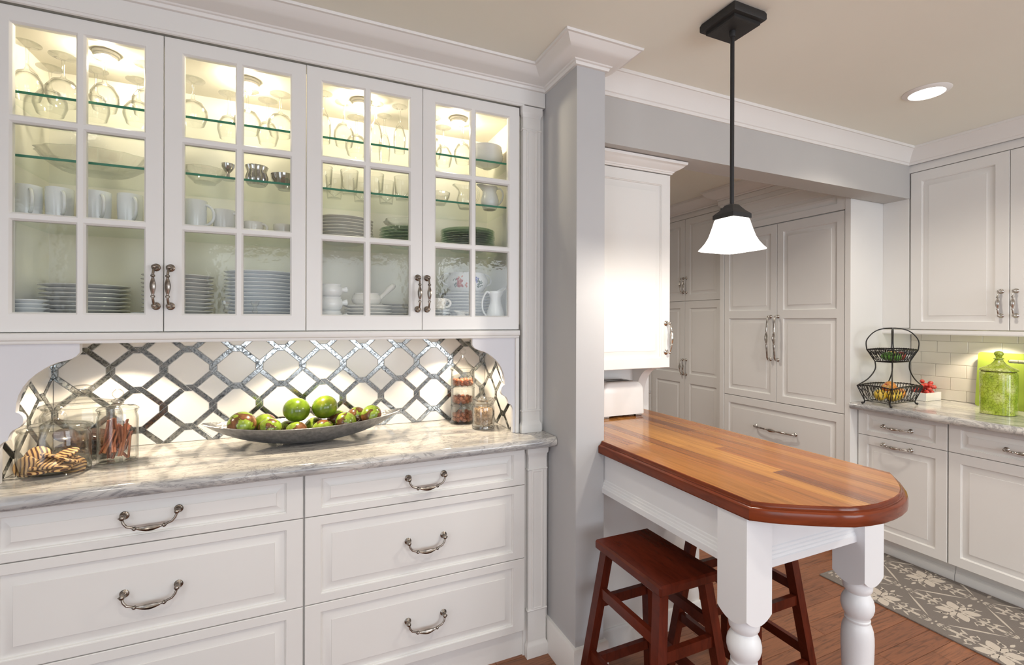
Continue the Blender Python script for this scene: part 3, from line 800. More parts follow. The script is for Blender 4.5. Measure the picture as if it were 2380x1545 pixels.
cl = thing('cabinet_light', 'slim light fixture under the white hanging cabinet', 'light', (1.36, 1.90, 1.170))
obj('housing', MB().box(-.07, -.05, .001, .07, .05, .0145, .003), M['trim'], cl)
# corbel
cb = thing('corbel', 'curved white corbel on the wall beside the toaster', 'corbel', (1.640, 2.05, .914))
prof = [(0, .285), (-.165, .285), (-.165, .262), (-.150, .250), (-.150, .238)]
for k in range(13):
    a = k/12*PI/2
    prof.append((-.150+.118*math.sin(a)+.006, .238-.165*(1-math.cos(a))-.004))
prof += [(-.018, .03), (-.014, .0), (0, 0)]
obj('bracket', MB().prism([(y_, z_) for y_, z_ in prof], -.027, .027, 'yz'), M['trim'], cb)
obj('cap', MB().box(-.034, -.175, .262, .034, -.002, .286, .003), M['trim'], cb)
lv = thing('lever_handle', 'small steel lever handle beyond the end of the white wall', 'handle', (1.76, 2.12, 1.0))
obj('lever', MB().box(-.038, -.012, -.014, .03, .012, .0, .003).box(-.041, -.02, -.03, -.030, .02, .012, .002), M['steel'], lv)

# ------------------------------------------------------------------ peninsula
ZTAB = .920; K = .987
pn = thing('island_cabinet', 'white panelled base carrying the wooden peninsula top at the column', 'cabinet', (1.09, 1.665, 0))
po = (1.09, 1.665, 0)
pbx = MB().box(CX1+.001, 1.668, 0, 1.698, 2.046, .874)
pbx.sweep([(0, 0), (.010, 0), (.010, .082), (.006, .090), (0, .092)], [(CX1+.001, 1.668), (1.698, 1.668), (1.698, 2.046)], side=1)
obj('carcass', L0(pbx, po), M['white'], pn)
tb = thing('peninsula_table', 'long wooden peninsula top with a rounded end on white turned legs', 'table', (1.38, 1.2, 0))
to = (1.38, 1.2, 0)
# outline of the top (inner edge of the moulding)
xl, xr = 1.078, 1.678
ins_ = [(1.078, .8815)]
arc = [(1.108, .853), (1.150, .8235), (1.195, .796), (1.235, .773), (1.276, .7535), (1.320, .744), (1.365, .7395), (1.411, .742), (1.455, .748), (1.498, .759), (1.538, .776), (1.575, .797), (1.612, .824), (1.647, .850)]
ins_ += arc + [(1.678, .8765)]
poly = [(xl, 1.5585)] + ins_ + [(xr, 2.046), (CX1+.001, 2.046), (CX1+.001, 1.5585)]
wdt = .0535; x = xl-.003; random.seed(5); k = 0
breaks = {}
while x < xr:
    ys = [.70]; yy = .70+random.uniform(.25, .9)
    while yy < 2.05: ys.append(yy); yy += random.uniform(.6, 1.1)
    ys.append(2.06)
    for a, b_ in zip(ys[:-1], ys[1:]):
        p = poly
        # the outline is concave only behind the column: clip the far part apart
        parts = [p]
        q = [(xl, 1.5585)] + ins_ + [(xr, 1.5585)]
        q2 = [(CX1+.001, 1.5585), (xr, 1.5585), (xr, 2.046), (CX1+.001, 2.046)]
        if a < 1.5585 < b_:
            segs = [(q, a, 1.5585), (q2, 1.5585, b_)]
        else: segs = [(q if b_ <= 1.5585 else q2, a, b_)]
        mbs = MB(); ok = False
        for qq, ya, yb in segs:
            c = qq
            for ax, val, ge in ((0, x+.0002, True), (0, min(x+wdt, xr)-.0002, False), (1, ya, True), (1, yb, False)):
                c = clip(c, ax, val, ge)
                if len(c) < 3: break
            if len(c) < 3: continue
            c = dedupe(c)
            if len(c) < 3 or area(c) < 2e-5: continue
            mbs.prism([(u-to[0], v-to[1]) for u, v in c], ZTAB-.040, ZTAB, 'xy'); ok = True
        if ok: obj('stave', mbs, M['stave'], tb)
    x += wdt
OG = [(-.004, ZTAB-.046), (.0165, ZTAB-.046), (.018, ZTAB-.043), (.018, ZTAB-.021), (.0165, ZTAB-.0165), (.012, ZTAB-.0135), (.0085, ZTAB-.0125), (.0085, ZTAB-.0095), (.0055, ZTAB-.009), (.0045, ZTAB-.0055), (.0025, ZTAB-.0015), (.0002, ZTAB-.0002), (-.004, ZTAB-.0045)]
path = [(xl, 1.556)] + ins_ + [(xr, 2.044)]
path = [(p[0]-to[0], p[1]-to[1]) for p in path]
obj('edge_moulding', MB().sweep(OG, path, side=-1 if False else 1), M['edge_wood'], tb, angle=24)
obj('underside', MB().prism([(u-to[0], v-to[1]) for u, v in offset_in(([(xl+.01, 1.5585)] + ins_ + [(xr, 1.5585)]), .004)], ZTAB-.0459, ZTAB-.0405, 'xy'), M['edge_wood'], tb)
def turned_leg():
    mb = MB()
    h = .048; zb = .578; zt = ZTAB-.047
    # square block with arched lower faces
    n = 10
    for (ux, uy, nx, ny) in ((1,0,0,-1),(0,1,1,0),(-1,0,0,1),(0,-1,-1,0)):
        V = []; F = []
        for k in range(n+1):
            t = -1+2*k/n
            z = zb-.0 + .022*(t*t)
            V.append((ux*t*h+nx*h, uy*t*h+ny*h, z)); V.append((ux*t*h+nx*h, uy*t*h+ny*h, zt))
        for k in range(n): F.append((2*k, 2*k+2, 2*k+3, 2*k+1))
        mb.add(V, F)
        V = [(0, 0, zb-.004)]; F = []
        for k in range(n+1):
            t = -1+2*k/n; V.append((ux*t*h+nx*h, uy*t*h+ny*h, zb+.022*(t*t)))
        for k in range(n): F.append((0, k+2, k+1))
        mb.add(V, F)
    mb.add([(-h,-h,zt),(h,-h,zt),(h,h,zt),(-h,h,zt)], [(0,1,2,3)])
    P = [(.036, .600), (.0375, .585), (.0395, .573), (.040, .562), (.0385, .552), (.0345, .546), (.031, .543), (.030, .541), (.0315, .539), (.035, .534), (.0415, .522), (.0445, .508), (.0445, .496), (.041, .482), (.035, .471), (.0325, .466), (.0325, .461), (.0345, .459), (.0345, .455), (.033, .452),
         (.0335, .449), (.0375, .441), (.0415, .427), (.0435, .408), (.044, .385), (.0430, .345), (.0405, .29), (.0365, .235), (.032, .185), (.0285, .150), (.0275, .140), (.031, .136), (.035, .128), (.035, .118), (.031, .110), (.027, .106), (.031, .100), (.038, .085), (.040, .065), (.037, .040), (.030, .015), (.026, 0)]
    mb.lathe(P[::-1], (0, 0, 0), 32)
    return mb
lg_me = None
for i, (lx, ly) in enumerate(((1.115, .934), (1.602, .924))):
    if lg_me is None:
        o = obj('leg', turned_leg(), M['leg'], tb, (lx-to[0], ly-to[1], 0), angle=28); lg_me = o.data
    else: o = obj('leg', lg_me, None, tb, (lx-to[0], ly-to[1], 0))
def apron(x0, y0, x1, y1, side=1):
    P = [(0, .716), (.016, .716), (.0165, .736), (.014, .7385), (.0125, .745), (.010, .7475), (.0095, .754), (.007, .757), (.0065, .764), (.004, .767), (.004, ZTAB-.047), (-.018, ZTAB-.047), (-.018, .716)]
    return MB().sweep(P, [(x0-to[0], y0-to[1]), (x1-to[0], y1-to[1])], side=side)
obj('apron', apron(1.096, 1.665, 1.096, .980), M['leg'], tb)
obj('apron', apron(1.163, .915, 1.556, .915), M['leg'], tb)
obj('apron', apron(1.628, .970, 1.628, 1.665), M['leg'], tb)

# ------------------------------------------------------------------ stools
def stool(label, cx_, cy_, sx=.118, sy=.170, rz=0):
    t = thing('stool', label, 'stool', (cx_, cy_, 0), rz, 'backless wooden stools tucked under the peninsula')
    Z = .612; mb = MB()
    nx, ny = 8, 8; V = []; F = []
    b_ = .006
    mb.box(-sx, -sy, Z-.033, sx, sy, Z, .006)
    obj('seat', mb, M['stool'], t, angle=25)
    for ix in (-1, 1):
        for iy in (-1, 1):
            tx, ty = ix*(sx-.030), iy*(sy-.034); bx, by = ix*(sx+.042), iy*(sy+.028)
            w = .0165; m_ = MB()
            V = [(bx-w, by-w, 0), (bx+w, by-w, 0), (bx+w, by+w, 0), (bx-w, by+w, 0), (tx-w, ty-w, Z-.034), (tx+w, ty-w, Z-.034), (tx+w, ty+w, Z-.034), (tx-w, ty+w, Z-.034)]
            m_.add(V, [(0,3,2,1),(4,5,6,7),(0,1,5,4),(1,2,6,5),(2,3,7,6),(3,0,4,7)])
            obj('leg', m_, M['stool'], t)
    def at(z, ix, iy):
        k = z/(Z-.034)
        return (ix*((sx+.042)+(sx-.030-sx-.042)*k), iy*((sy+.028)+(sy-.034-sy-.028)*k))
    for z, (dz) in ((.395, .017), (.17, .017)):
        for iy in (-1, 1):
            x_, y_ = at(z, 1, iy); obj('stretcher', MB().box(-x_, y_-.009, z-dz, x_, y_+.009, z+dz), M['stool'], t)
        z2 = z+.042
        for ix in (-1, 1):
            x_, y_ = at(z2, ix, 1); obj('stretcher', MB().box(x_-.009, -y_, z2-dz, x_+.009, y_, z2+dz), M['stool'], t)
    return t
stool('dark red-brown wooden stool with a flat seat beside the grey column', 1.076, 1.258)
stool('dark red-brown wooden stool mostly hidden behind the first white table leg', 1.525, 1.30)

# ------------------------------------------------------------------ pendant lamp
pd = thing('pendant_lamp', 'black pendant lamp with a flared square white glass shade over the peninsula', 'lamp', (1.350, 1.185, CEIL))
cn = MB()
def sq(mb, prof, rot=0):
    V = []; n = len(prof)
    for h, z in prof: V += [(-h, -h, z), (h, -h, z), (h, h, z), (-h, h, z)]
    F = [(3, 2, 1, 0)]
    for k in range(n-1):
        for i in range(4): j = (i+1) % 4; F.append((k*4+i, k*4+j, k*4+4+j, k*4+4+i))
    F.append(tuple((n-1)*4+i for i in range(4)))
    return mb.add(V, F)
sq(cn, [(.056, -.046), (.060, -.043), (.060, -.033), (.072, -.031), (.074, -.027), (.074, -.010), (.070, -.001)])
obj('canopy', cn, M['black'], pd)
obj('rod', MB().lathe([(.0095, -.066), (.0105, -.064), (.0105, -.046)], (0,0,0), 16).lathe([(.0068, -.66), (.0068, -.064)], (0,0,0), 16), M['black'], pd)
cp = MB(); sq(cp, [(.0430, -.690), (.0430, -.675), (.0405, -.672), (.030, -.662), (.021, -.650), (.016, -.642), (.012, -.640)])
obj('cap', cp, M['black'], pd)
# shade: square bell with curved sides
sh = MB(); NS = 9
prof = [(.0405, -.690), (.0435, -.694), (.0470, -.712), (.0525, -.735), (.0580, -.757), (.0655, -.776), (.0750, -.793), (.0815, -.802), (.0840, -.8065), (.0825, -.8085), (.0790, -.8045), (.0690, -.788), (.0560, -.760), (.0490, -.730), (.0430, -.700)]
V = []; F = []; seg = 32
for h, z in prof:
    for i in range(seg):
        a = 2*PI*i/seg+PI/4
        c_, s__ = math.cos(a), math.sin(a)
        e = 7.0
        r = h/((abs(c_)**e+abs(s__)**e)**(1/e))
        V.append((r*c_, r*s__, z))
for k in range(len(prof)-1):
    for i in range(seg): j = (i+1) % seg; F.append((k*seg+i, k*seg+j, (k+1)*seg+j, (k+1)*seg+i))
V = [(x, y_, -.690+(z+.690)*.90) for x, y_, z in V]
sh.add(V, F)
obj('shade', sh, M['shade'], pd, label=None) if False else tag(obj('shade', sh, M['shade'], pd, angle=50), 'lit white glass shade')
light('pendant_bulb', 'POINT', (1.350, 1.185, CEIL-.79), 15, SOFT, shadow_soft_size=.03)

# ceiling cans: one in view, then the unseen ones added for brightness
for i, (x, y_) in enumerate(CANS[:1]+CANS[1:]):
    lab = ['round recessed ceiling light near the wall cabinets', 'round recessed ceiling light before the glass cabinet', 'round recessed ceiling light near the left wall', 'round recessed ceiling light over the open floor at the right', 'round recessed ceiling light behind the camera position', 'round recessed ceiling light in front of the fridge'][i]
    t = thing('ceiling_light', lab, 'ceiling light', (x, y_, CEIL))
    obj('trim_ring', MB().lathe([(.066, -.0105), (.070, -.0085), (.085, -.004), (.088, -.0008), (.066, -.0008), (.066, -.0105)], (0,0,0), 36, cap0=False, cap1=False), M['trim'], t)
    obj('lamp_lens', MB().lathe([(.0655, -.002), (.0655, -.0085), (.0645, -.0092)], (0,0,0), 32), M['can_lamp'], t)

# ================================================================== contents of the china cabinet
ZS = {4: 1.3732, 3: 1.6996, 2: 1.8786, 1: 2.0666}
def single(name, mb, mat, label, cat, loc, group=None, rot=None, angle=35):
    o = obj(name, mb, mat, None, loc, rot, angle) if isinstance(mb, MB) else obj(name, mb, None, None, loc, rot)
    return tag(o, label, cat, group)
def plate_me(r, scallop=0, mat='china', h=.018, name='plate', seg=40):
    t = .0028
    mb = MB().lathe([(.0005, .0015), (r*.55, .0015), (r*.58, 0), (r*.62, .001), (r*.70, h*.45), (r*.97, h*.9), (r, h), (r*.985, h+t*.9), (r*.70, h*.5+t), (r*.60, .0015+t), (.0005, .0015+t)],
                    seg=seg, cap0=False, cap1=False, lobes=scallop, lobe=.014 if scallop else 0)
    me = mesh_of(mb, name, 60); me.materials.append(M[mat]); return me
def stack(me, n, x, y, z, step, label, toplabel, group, cat='plate', name='plate', jit=.0012):
    for k in range(n):
        o = single(name, me, None, toplabel if k == n-1 else label, cat, (x+random.uniform(-jit, jit), y+random.uniform(-jit, jit), z+k*step), group, (0, 0, random.uniform(0, .4)))
random.seed(3)
P122 = plate_me(.118, 12); P46 = plate_me(.046, 0, 'china_cool', .012); P105 = plate_me(.105, 0, 'china'); P128 = plate_me(.126, 14, 'china_cool'); P94 = plate_me(.094, 0, 'china_cream'); P75 = plate_me(.073, 0, 'china_cream'); P50 = plate_me(.050, 0, 'china_cool', .009)
PG1 = plate_me(.115, 10, 'china_cream', .02); PG2 = plate_me(.115, 9, 'green_glass', .02); PG3 = plate_me(.121, 16, 'green_glass', .02)
z4 = ZS[4]
def st(me, n, x, y, z, step, desc, where, group):
    stack(me, n, x, y, z, step, desc+' in the stack '+where, 'topmost '+desc+' of the stack '+where, group)
st(P122, 9, -.672, 2.076, z4, .0140, 'scalloped white plate', 'behind the first glass door', 'scalloped plates behind the first door')
st(P46, 6, -.764, 1.932, z4, .0125, 'small pale plate', 'at the left end of the cabinet', 'small plates at the left end')
st(P105, 12, -.392, 1.99, z4, .0136, 'plain white plate', 'beside the crystal candlesticks', 'plain plates beside the candlesticks')
st(P128, 14, -.139, 2.066, z4, .0136, 'scalloped grey-white plate', 'behind the crystal candlesticks', 'scalloped plates behind the candlesticks')
st(P94, 5, .247, 1.985, z4, .0138, 'cream plate', 'under the handled casserole', 'cream plates under the casserole')
st(P75, 6, .392, 2.10, z4, .0138, 'small cream plate', 'right of the handled casserole', 'small cream plates')
st(P122, 10, .686, 2.074, z4, .0132, 'scalloped white plate', 'under the flowered tureen', 'scalloped plates under the tureen')
st(P50, 5, .522, 1.935, z4, .0125, 'pale saucer', 'under the tea cup', 'saucers under the tea cup')
z3 = ZS[3]
st(PG1, 7, .158, 2.05, z3, .0125, 'pale embossed plate', 'behind the third glass door on the lowest shelf', 'pale embossed plates')
st(PG2, 5, .412, 2.03, z3, .0125, 'wavy green glass plate', 'under the wavy glass bowl', 'wavy green glass plates')
st(PG3, 8, .682, 2.03, z3, .0095, 'green glass plate', 'below the white pitcher', 'green glass plates behind the fourth door')

def ring_handle(mb, x, z0, z1, out, r=.0045, seg=8, flat_=1.0):
    pts = []
    for k in range(13):
        a = -PI/2+PI*k/12
        pts.append((x+out*math.cos(a), 0, (z0+z1)/2+(z1-z0)/2*math.sin(a)))
    mb.tube(pts, r, seg)
def mug(r, h, mat, name='mug', taper=.94):
    body = MB().lathe([(.0005, .002), (r*.80, .002), (r*.85, 0), (r*.9, .002), (r*taper, .012), (r, h*.6), (r, h-.001), (r*.985, h), (r*.93, h-.002), (r*.92, h*.5), (r*.86, .008), (.0005, .006)], seg=32, cap0=False, cap1=False)
    me = mesh_of(body, name, 50); me.materials.append(mat)
    hb = MB(); ring_handle(hb, r*.93, h*.18, h*.86, .030 if h > .06 else .020, .0048)
    hm = mesh_of(hb, 'handle', 60); hm.materials.append(mat)
    return me, hm
def put_mug(ms, x, y, z, label, rz, group=None, cat='mug', name='mug'):
    o = single(name, ms[0], None, label, cat, (x, y, z), group, (0, 0, rz))
    obj('handle', ms[1], None, o); return o
MG = mug(.0345, .103, M['china_cool']); MG2 = mug(.036, .080, M['china']); TC = mug(.034, .045, M['china_cream'], 'tea_cup', .8)
for x, lab in ((-.776, 'tall white mug at the left end of the lowest glass shelf'), (-.700, 'second tall white mug from the left end of the shelf'), (-.604, 'third tall white mug from the left end of the shelf'), (-.520, 'tall white mug behind the right stile of the first glass door')):
    put_mug(MG, x, 1.955, z3, lab, -1.05)
put_mug(MG, -.337, 1.955, z3, 'tall white mug at the left edge of the second glass door', -.35)
put_mug(MG2, -.252, 1.97, z3, 'shorter white mug between the tall mug and the low cups', -.5)
put_mug(TC, -.160, 1.965, z3, 'low white tea cup with its handle showing on the shelf', -.5, cat='cup', name='tea_cup')
put_mug(TC, -.062, 1.975, z3, 'low white tea cup at the right edge of the second door', -.5, cat='cup', name='tea_cup')
put_mug(TC, .522, 1.935, z4+.0640, 'small cup on a stack of saucers behind the fourth door', -.5, cat='cup', name='tea_cup')
def bowl(r, h, mat, foot=.45, t=.0025, lobes=0, lobe=0, seg=36, sx=1, sy=1):
    return MB().lathe([(.0005, .001), (r*foot, .001), (r*foot, 0), (r*foot+.001, .003), (r*.75, h*.35), (r*.93, h*.7), (r, h), (r-t, h), (r*.93-t, h*.7), (r*.75-t, h*.35+t), (r*foot, .003+t), (.0005, .003+t)], seg=seg, cap0=False, cap1=False, lobes=lobes, lobe=lobe, sx=sx, sy=sy)
single('bowl', bowl(.040, .020, None), M['china'], 'shallow white bowl standing before the scalloped plates', 'bowl', (-.655, 1.922, z4))
single('dish', bowl(.044, .012, None), M['china'], 'flat white dish beside the shallow bowl behind the first door', 'dish', (-.560, 1.925, z4))
single('cup', bowl(.028, .040, None, .6), M['china_cool'], 'small handleless white cup behind the first door handle', 'cup', (-.480, 1.935 if False else 1.915, z4))
# crystal candlesticks
cs = [(.019, 0), (.020, .004), (.012, .008), (.007, .014), (.011, .020), (.008, .027), (.006, .040), (.010, .047), (.007, .054), (.006, .064), (.012, .071), (.014, .082), (.011, .083)]
for x, lab in ((-.238, 'small crystal candlestick between the two tall plate stacks'), (-.150, 'small crystal candlestick before the scalloped grey plates')):
    single('candlestick', MB().lathe(cs, seg=12), M['crystal'], lab, 'candlestick', (x, 1.906, z4), angle=20)
# stacked handled crocks
def crock(x, y, z, r, h, mat, label, ang, big=False, name='crock', cat='bowl'):
    o = single(name, MB().lathe([(.0005, 0), (r*.72, 0), (r*.92, h*.18), (r, h*.45), (r*.93, h*.78), (r*.82, h*.9), (r*.84, h), (r*.78, h), (r*.76, h*.85), (r*.86, h*.5), (.0005, h*.12)], seg=32, cap0=False, cap1=False), mat, label, cat, (x, y, z), None, (0, 0, ang))
    up = .38 if big else .05; L = .055 if big else .022
    hb = MB().tube([(r*.85, 0, h*.55), (r*.85+L*.4, 0, h*.55+L*up), (r*.85+L*.75, 0, h*.55+L*up*2), (r*.85+L, 0, h*.55+L*up*2.5), (r*.85+L*1.15, 0, h*.55+L*up*2.7)], [.008, .0085, .012, .0115, .003], 12)
    obj('handle', hb, mat, o); return o
crock(.102, 1.93, z4, .044, .0525, M['china'], 'lowest of three stacked white onion-soup crocks', -.1)
crock(.102, 1.93, z4+.0530, .044, .0525, M['china'], 'middle of three stacked white onion-soup crocks', -.1)
crock(.102, 1.93, z4+.1060, .044, .046, M['china'], 'topmost of three stacked white onion-soup crocks', -.1)
crock(.238, 1.97, z4+.0775, .058, .046, M['china_cream'], 'squat cream casserole with a stub handle on cream plates', -.25, True, 'casserole', 'casserole')
# tureen with printed flowers
tz = z4+.1395
tu = thing('tureen', 'white two-handled tureen painted with a red flower and a blue flower', 'tureen', (.688, 2.062, tz))
R0 = .097
TP = [(.0005, .001), (.060, .001), (.060, 0), (.064, .002), (.078, .014), (.0935, .038), (.097, .052), (.093, .070), (.084, .084), (.085, .089), (.081, .089), (.080, .083), (.089, .068), (.092, .052), (.0005, .008)]
obj('body', MB().lathe(TP, seg=48, cap0=False, cap1=False), M['china'], tu, angle=50)
hb = MB()
for sx in (-1, 1):
    pts = [(sx*(.088+.030*math.sin(a)*1.0), 0, .058+.026*(-math.cos(a))+.004) for a in [PI*k/12 for k in range(13)]]
    hm = MB().tube(pts, .0035, 8); obj('handle', hm, M['china'], tu)
M['red_print'] = flat('red_flower_print', (.42, .05, .03), .3); M['rose_print'] = flat('coral_flower_print', (.62, .20, .12), .3)
M['blue_print'] = flat('blue_flower_print', (.13, .15, .40), .3); M['leaf_print'] = flat('leaf_print', (.06, .10, .05), .3)
def on_body(a, z):
    # radius of the tureen wall at height z
    pr = [(r, zz) for r, zz in TP[3:9]]
    for (r0, z0), (r1, z1) in zip(pr[:-1], pr[1:]):
        if z0 <= z <= z1: r = r0+(r1-r0)*(z-z0)/(z1-z0); break
    else: r = .09
    r += .0009
    return (r*math.sin(a), -r*math.cos(a), z)
def petal(mb, a, z, ang, L, w):
    pts = []
    for k in range(10):
        t = 2*PI*k/10; u = L*.5*(1+math.cos(t)); v = w*math.sin(t)*(.5+.5*math.sin(min(PI, max(0, u/L*PI))))
        du = u*math.cos(ang)-v*math.sin(ang); dz = u*math.sin(ang)+v*math.cos(ang)
        pts.append(on_body(a+du/R0, z+dz))
    mb.add(pts, [tuple(range(10))])
def tilt_off(a0): return a0
ca = -.32   # the camera sees the tureen from slightly left of its front
random.seed(9)
m1 = MB(); m2 = MB(); m3 = MB(); m4 = MB()
for k in range(14): petal(m1, ca-.34+random.uniform(-.06, .06), .046+random.uniform(-.018, .020), random.uniform(0, 6.28), .018, .0062)
for k in range(10): petal(m2, ca-.32+random.uniform(-.07, .07), .048+random.uniform(-.016, .018), random.uniform(0, 6.28), .010, .0035)
for k in range(3): petal(m2, ca-.02+random.uniform(-.03, .03), .030+random.uniform(-.003, .004), random.uniform(0, 6.28), .010, .004)
for k in range(13): petal(m3, ca+.44+random.uniform(-.05, .05), .060+random.uniform(-.008, .007), random.uniform(0, 6.28), .012, .0042)
for k in range(26):
    t = random.random(); petal(m4, ca+.26+.55*t, .024+random.uniform(0, .026)+.004*(1-t), random.uniform(-.6, 2.6), .011, .0028)
for k in range(9): petal(m4, ca-.66+random.uniform(0, .14), .020+random.uniform(0, .03), random.uniform(.4, 1.6), .016, .002)
for mbx, mt, nm in ((m1, 'red_print', 'red_flower'), (m2, 'rose_print', 'coral_petals'), (m3, 'blue_print', 'blue_flower'), (m4, 'leaf_print', 'leaf_print')):
    obj(nm, mbx, M[mt], tu, fix=False)
def jug(name, H, R, mat, label, x, y, z, rz, slim=False, cat='pitcher'):
    seg = 32
    if slim: P = [(.0005, 0), (R*.86, 0), (R, H*.06), (R*1.0, H*.22), (R*.80, H*.45), (R*.56, H*.68), (R*.52, H*.80), (R*.66, H*.93), (R*.72, H)]
    else: P = [(.0005, 0), (R*.70, 0), (R*.74, H*.03), (R*.97, H*.25), (R, H*.42), (R*.80, H*.68), (R*.70, H*.80), (R*.80, H*.94), (R*.86, H)]
    V = []; F = []
    n = len(P)
    def lay_(P, V, inner):
        for i, (r, zz) in enumerate(P):
            for k in range(seg):
                a = 2*PI*k/seg; d = math.cos(a)
                sp = max(0, d)**4; t = max(0, (zz/H-.62)/.38)
                rr = (r-(.0025 if inner else 0))*(1+.75*sp*t*t)
                V.append((max(rr, .0003)*math.cos(a), max(rr, .0003)*math.sin(a), zz+(.004 if inner and i == 0 else 0)+ (.16 if slim else .10)*H*sp*t))
    lay_(P, V, False); lay_(P[::-1], V, True)
    for i in range(2*n-1):
        for k in range(seg): j = (k+1) % seg; F.append((i*seg+k, i*seg+j, (i+1)*seg+j, (i+1)*seg+k))
    o = single(name, MB().add(V, F), mat, label, cat, (x, y, z), None, (0, 0, rz), angle=50)
    rt, rb = P[-1][0], P[3][0]
    pts = [(-rt+.002, 0, H*.97), (-rt-.012, 0, H*1.0), (-max(rt, rb)-.020 if not slim else -rt-.026, 0, H*.86), (-max(rt, rb)-.022 if not slim else -rt-.034, 0, H*.66), (-max(rt, rb)-.014 if not slim else -rt-.030, 0, H*.42), (-rb+.001, 0, H*.24)]
    sm = []
    for i in range(len(pts)-1):
        for q in range(4):
            t = q/4; p0 = pts[max(0, i-1)]; p1 = pts[i]; p2 = pts[i+1]; p3 = pts[min(len(pts)-1, i+2)]
            sm.append(tuple(.5*((2*p1[c])+(-p0[c]+p2[c])*t+(2*p0[c]-5*p1[c]+4*p2[c]-p3[c])*t*t+(-p0[c]+3*p1[c]-3*p2[c]+p3[c])*t**3) for c in range(3)))
    sm.append(pts[-1])
    obj('handle', MB().tube(sm, .0042, 8), mat, o)
    return o
jug('pitcher', .140, .043, M['china'], 'slim white pitcher with a tall spout at the right end of the cabinet', .774, 1.925, z4, .12, True)
jug('creamer', .050, .024, M['china_cream'], 'little white creamer jug before the scalloped plates', .615, 1.912, z4, PI+.1, False, 'creamer')
z2 = ZS[2]
jug('pitcher', .098, .040, M['china_cool'], 'white pitcher on the middle glass shelf behind the fourth door', .760, 1.96, z2, PI-.1)
jug('pitcher', .092, .038, M['glass'], 'clear glass pitcher beside the white pitcher on the shelf', .655, 1.985, z2, PI-.2)
# glassware on the middle shelf
od = MB().lathe([(.0005, .001), (.075, .001), (.085, 0), (.105, .012), (.135, .034), (.150, .056), (.157, .060), (.154, .062), (.146, .058), (.130, .037), (.100, .016), (.0005, .006)], seg=56, sx=1.0, sy=.66, cap0=False, cap1=False, lobes=14, lobe=.035)
single('serving_dish', od, M['crystal'], 'large oval embossed glass dish on the middle shelf, first door', 'dish', (-.632, 2.03, z2))
single('glass_bowl', bowl(.066, .050, None, .5, lobes=16, lobe=.02), M['crystal'], 'scalloped glass bowl behind the second door', 'bowl', (-.318, 2.01, z2))
single('goblet', MB().lathe([(.0005, .0), (.021, 0), (.019, .004), (.006, .010), (.005, .024), (.012, .032), (.020, .045), (.021, .056), (.019, .056), (.012, .035), (.0005, .030)], seg=20, cap0=False, cap1=False), M['smoke_glass'], 'small silvered goblet between the glass bowls', 'goblet', (-.236, 1.925, z2))
single('ribbed_vase', MB().lathe([(.0005, 0), (.027, 0), (.034, .010), (.036, .030), (.030, .050), (.037, .070), (.035, .070), (.028, .050), (.033, .030), (.0005, .004)], seg=48, cap0=False, cap1=False, lobes=16, lobe=.05), M['smoke_glass'], 'ribbed silvered glass bowl behind the second door', 'bowl', (-.150, 1.965, z2))
single('glass_bowl', bowl(.048, .054, None, .45), M['smoke_glass'], 'smooth grey glass bowl at the right of the second door', 'bowl', (-.060, 1.985, z2))
single('glass_bowl', bowl(.044, .050, None, .5, lobes=10, lobe=.03), M['crystal'], 'cut glass bowl at the left of the fourth door', 'bowl', (.535, 1.965, z2))
gl = MB().lathe([(.0005, .002), (.024, .002), (.026, 0), (.030, .03), (.033, .078), (.034, .092), (.0325, .092), (.031, .075), (.028, .03), (.0005, .007)], seg=28, cap0=False, cap1=False)
gm = mesh_of(gl, 'tumbler', 50); gm.materials.append(M['glass'])
for x, y_ in ((.075, 1.94), (.120, 2.04), (.170, 1.95), (.225, 2.05), (.268, 1.95), (.325, 2.04), (.375, 1.95)):
    single('tumbler', gm, None, 'clear glass tumbler on the middle shelf behind the third door', 'glass', (x, y_, z2), 'tumblers behind the third door')
single('glass_bowl', bowl(.098, .034, None, .4, lobes=7, lobe=.06), M['glass'], 'wavy clear glass bowl topping the green glass plates', 'bowl', (.412, 2.03, z3+.074))
# upside-down stemware on the top shelf
def stem(rf, hs, rb, hb_, rr):
    H = hs+hb_
    P = [(rr, 0), (rb, hb_*.35), (rb*.97, hb_*.6), (rb*.62, hb_*.88), (.008, hb_*.985), (.0042, hb_+.010), (.0032, hb_+hs*.5), (.0045, H-.012), (rf*.35, H-.005), (rf, H-.0015), (rf, H), (.0005, H)]
    Q = [(.0005, hb_*.95), (rb*.58, hb_*.84), (rb*.92, hb_*.58), (rb-.0018, hb_*.35), (rr-.0016, .0)]
    me = mesh_of(MB().lathe(Q+P, seg=28, cap0=False, cap1=False), 'wine_glass', 50); me.materials.append(M['glass']); return me
WG = stem(.034, .080, .038, .090, .030); WG2 = stem(.036, .070, .044, .085, .034); FL = stem(.030, .070, .024, .118, .021)
z1 = ZS[1]
for door, lst in (('first', ((-.772, 1.94, WG), (-.762, 2.06, WG2), (-.690, 1.95, WG2), (-.640, 2.05, WG), (-.585, 1.945, WG), (-.520, 2.04, WG2), (-.475, 1.94, WG))),
                  ('second', ((-.345, 1.955, WG2), (-.250, 2.06, WG), (-.180, 1.965, WG2), (-.120, 2.06, WG), (-.072, 1.95, WG2))),
                  ('third', ((.078, 1.95, FL), (.150, 1.955, WG), (.205, 2.045, WG2), (.270, 1.955, FL), (.320, 2.06, FL), (.362, 1.945, FL))),
                  ('fourth', ((.500, 1.95, WG), (.568, 2.03, WG), (.635, 1.96, WG)))):
    for x, y_, me in lst:
        single('wine_glass', me, None, 'upside-down clear stemmed glass on the top shelf behind the %s door' % door, 'wine glass', (x, y_, z1), 'stemware behind the %s door' % door)
bw = bowl(.072, .046, None, .30, .003); bme = mesh_of(bw, 'bowl', 50); bme.materials.append(M['china'])
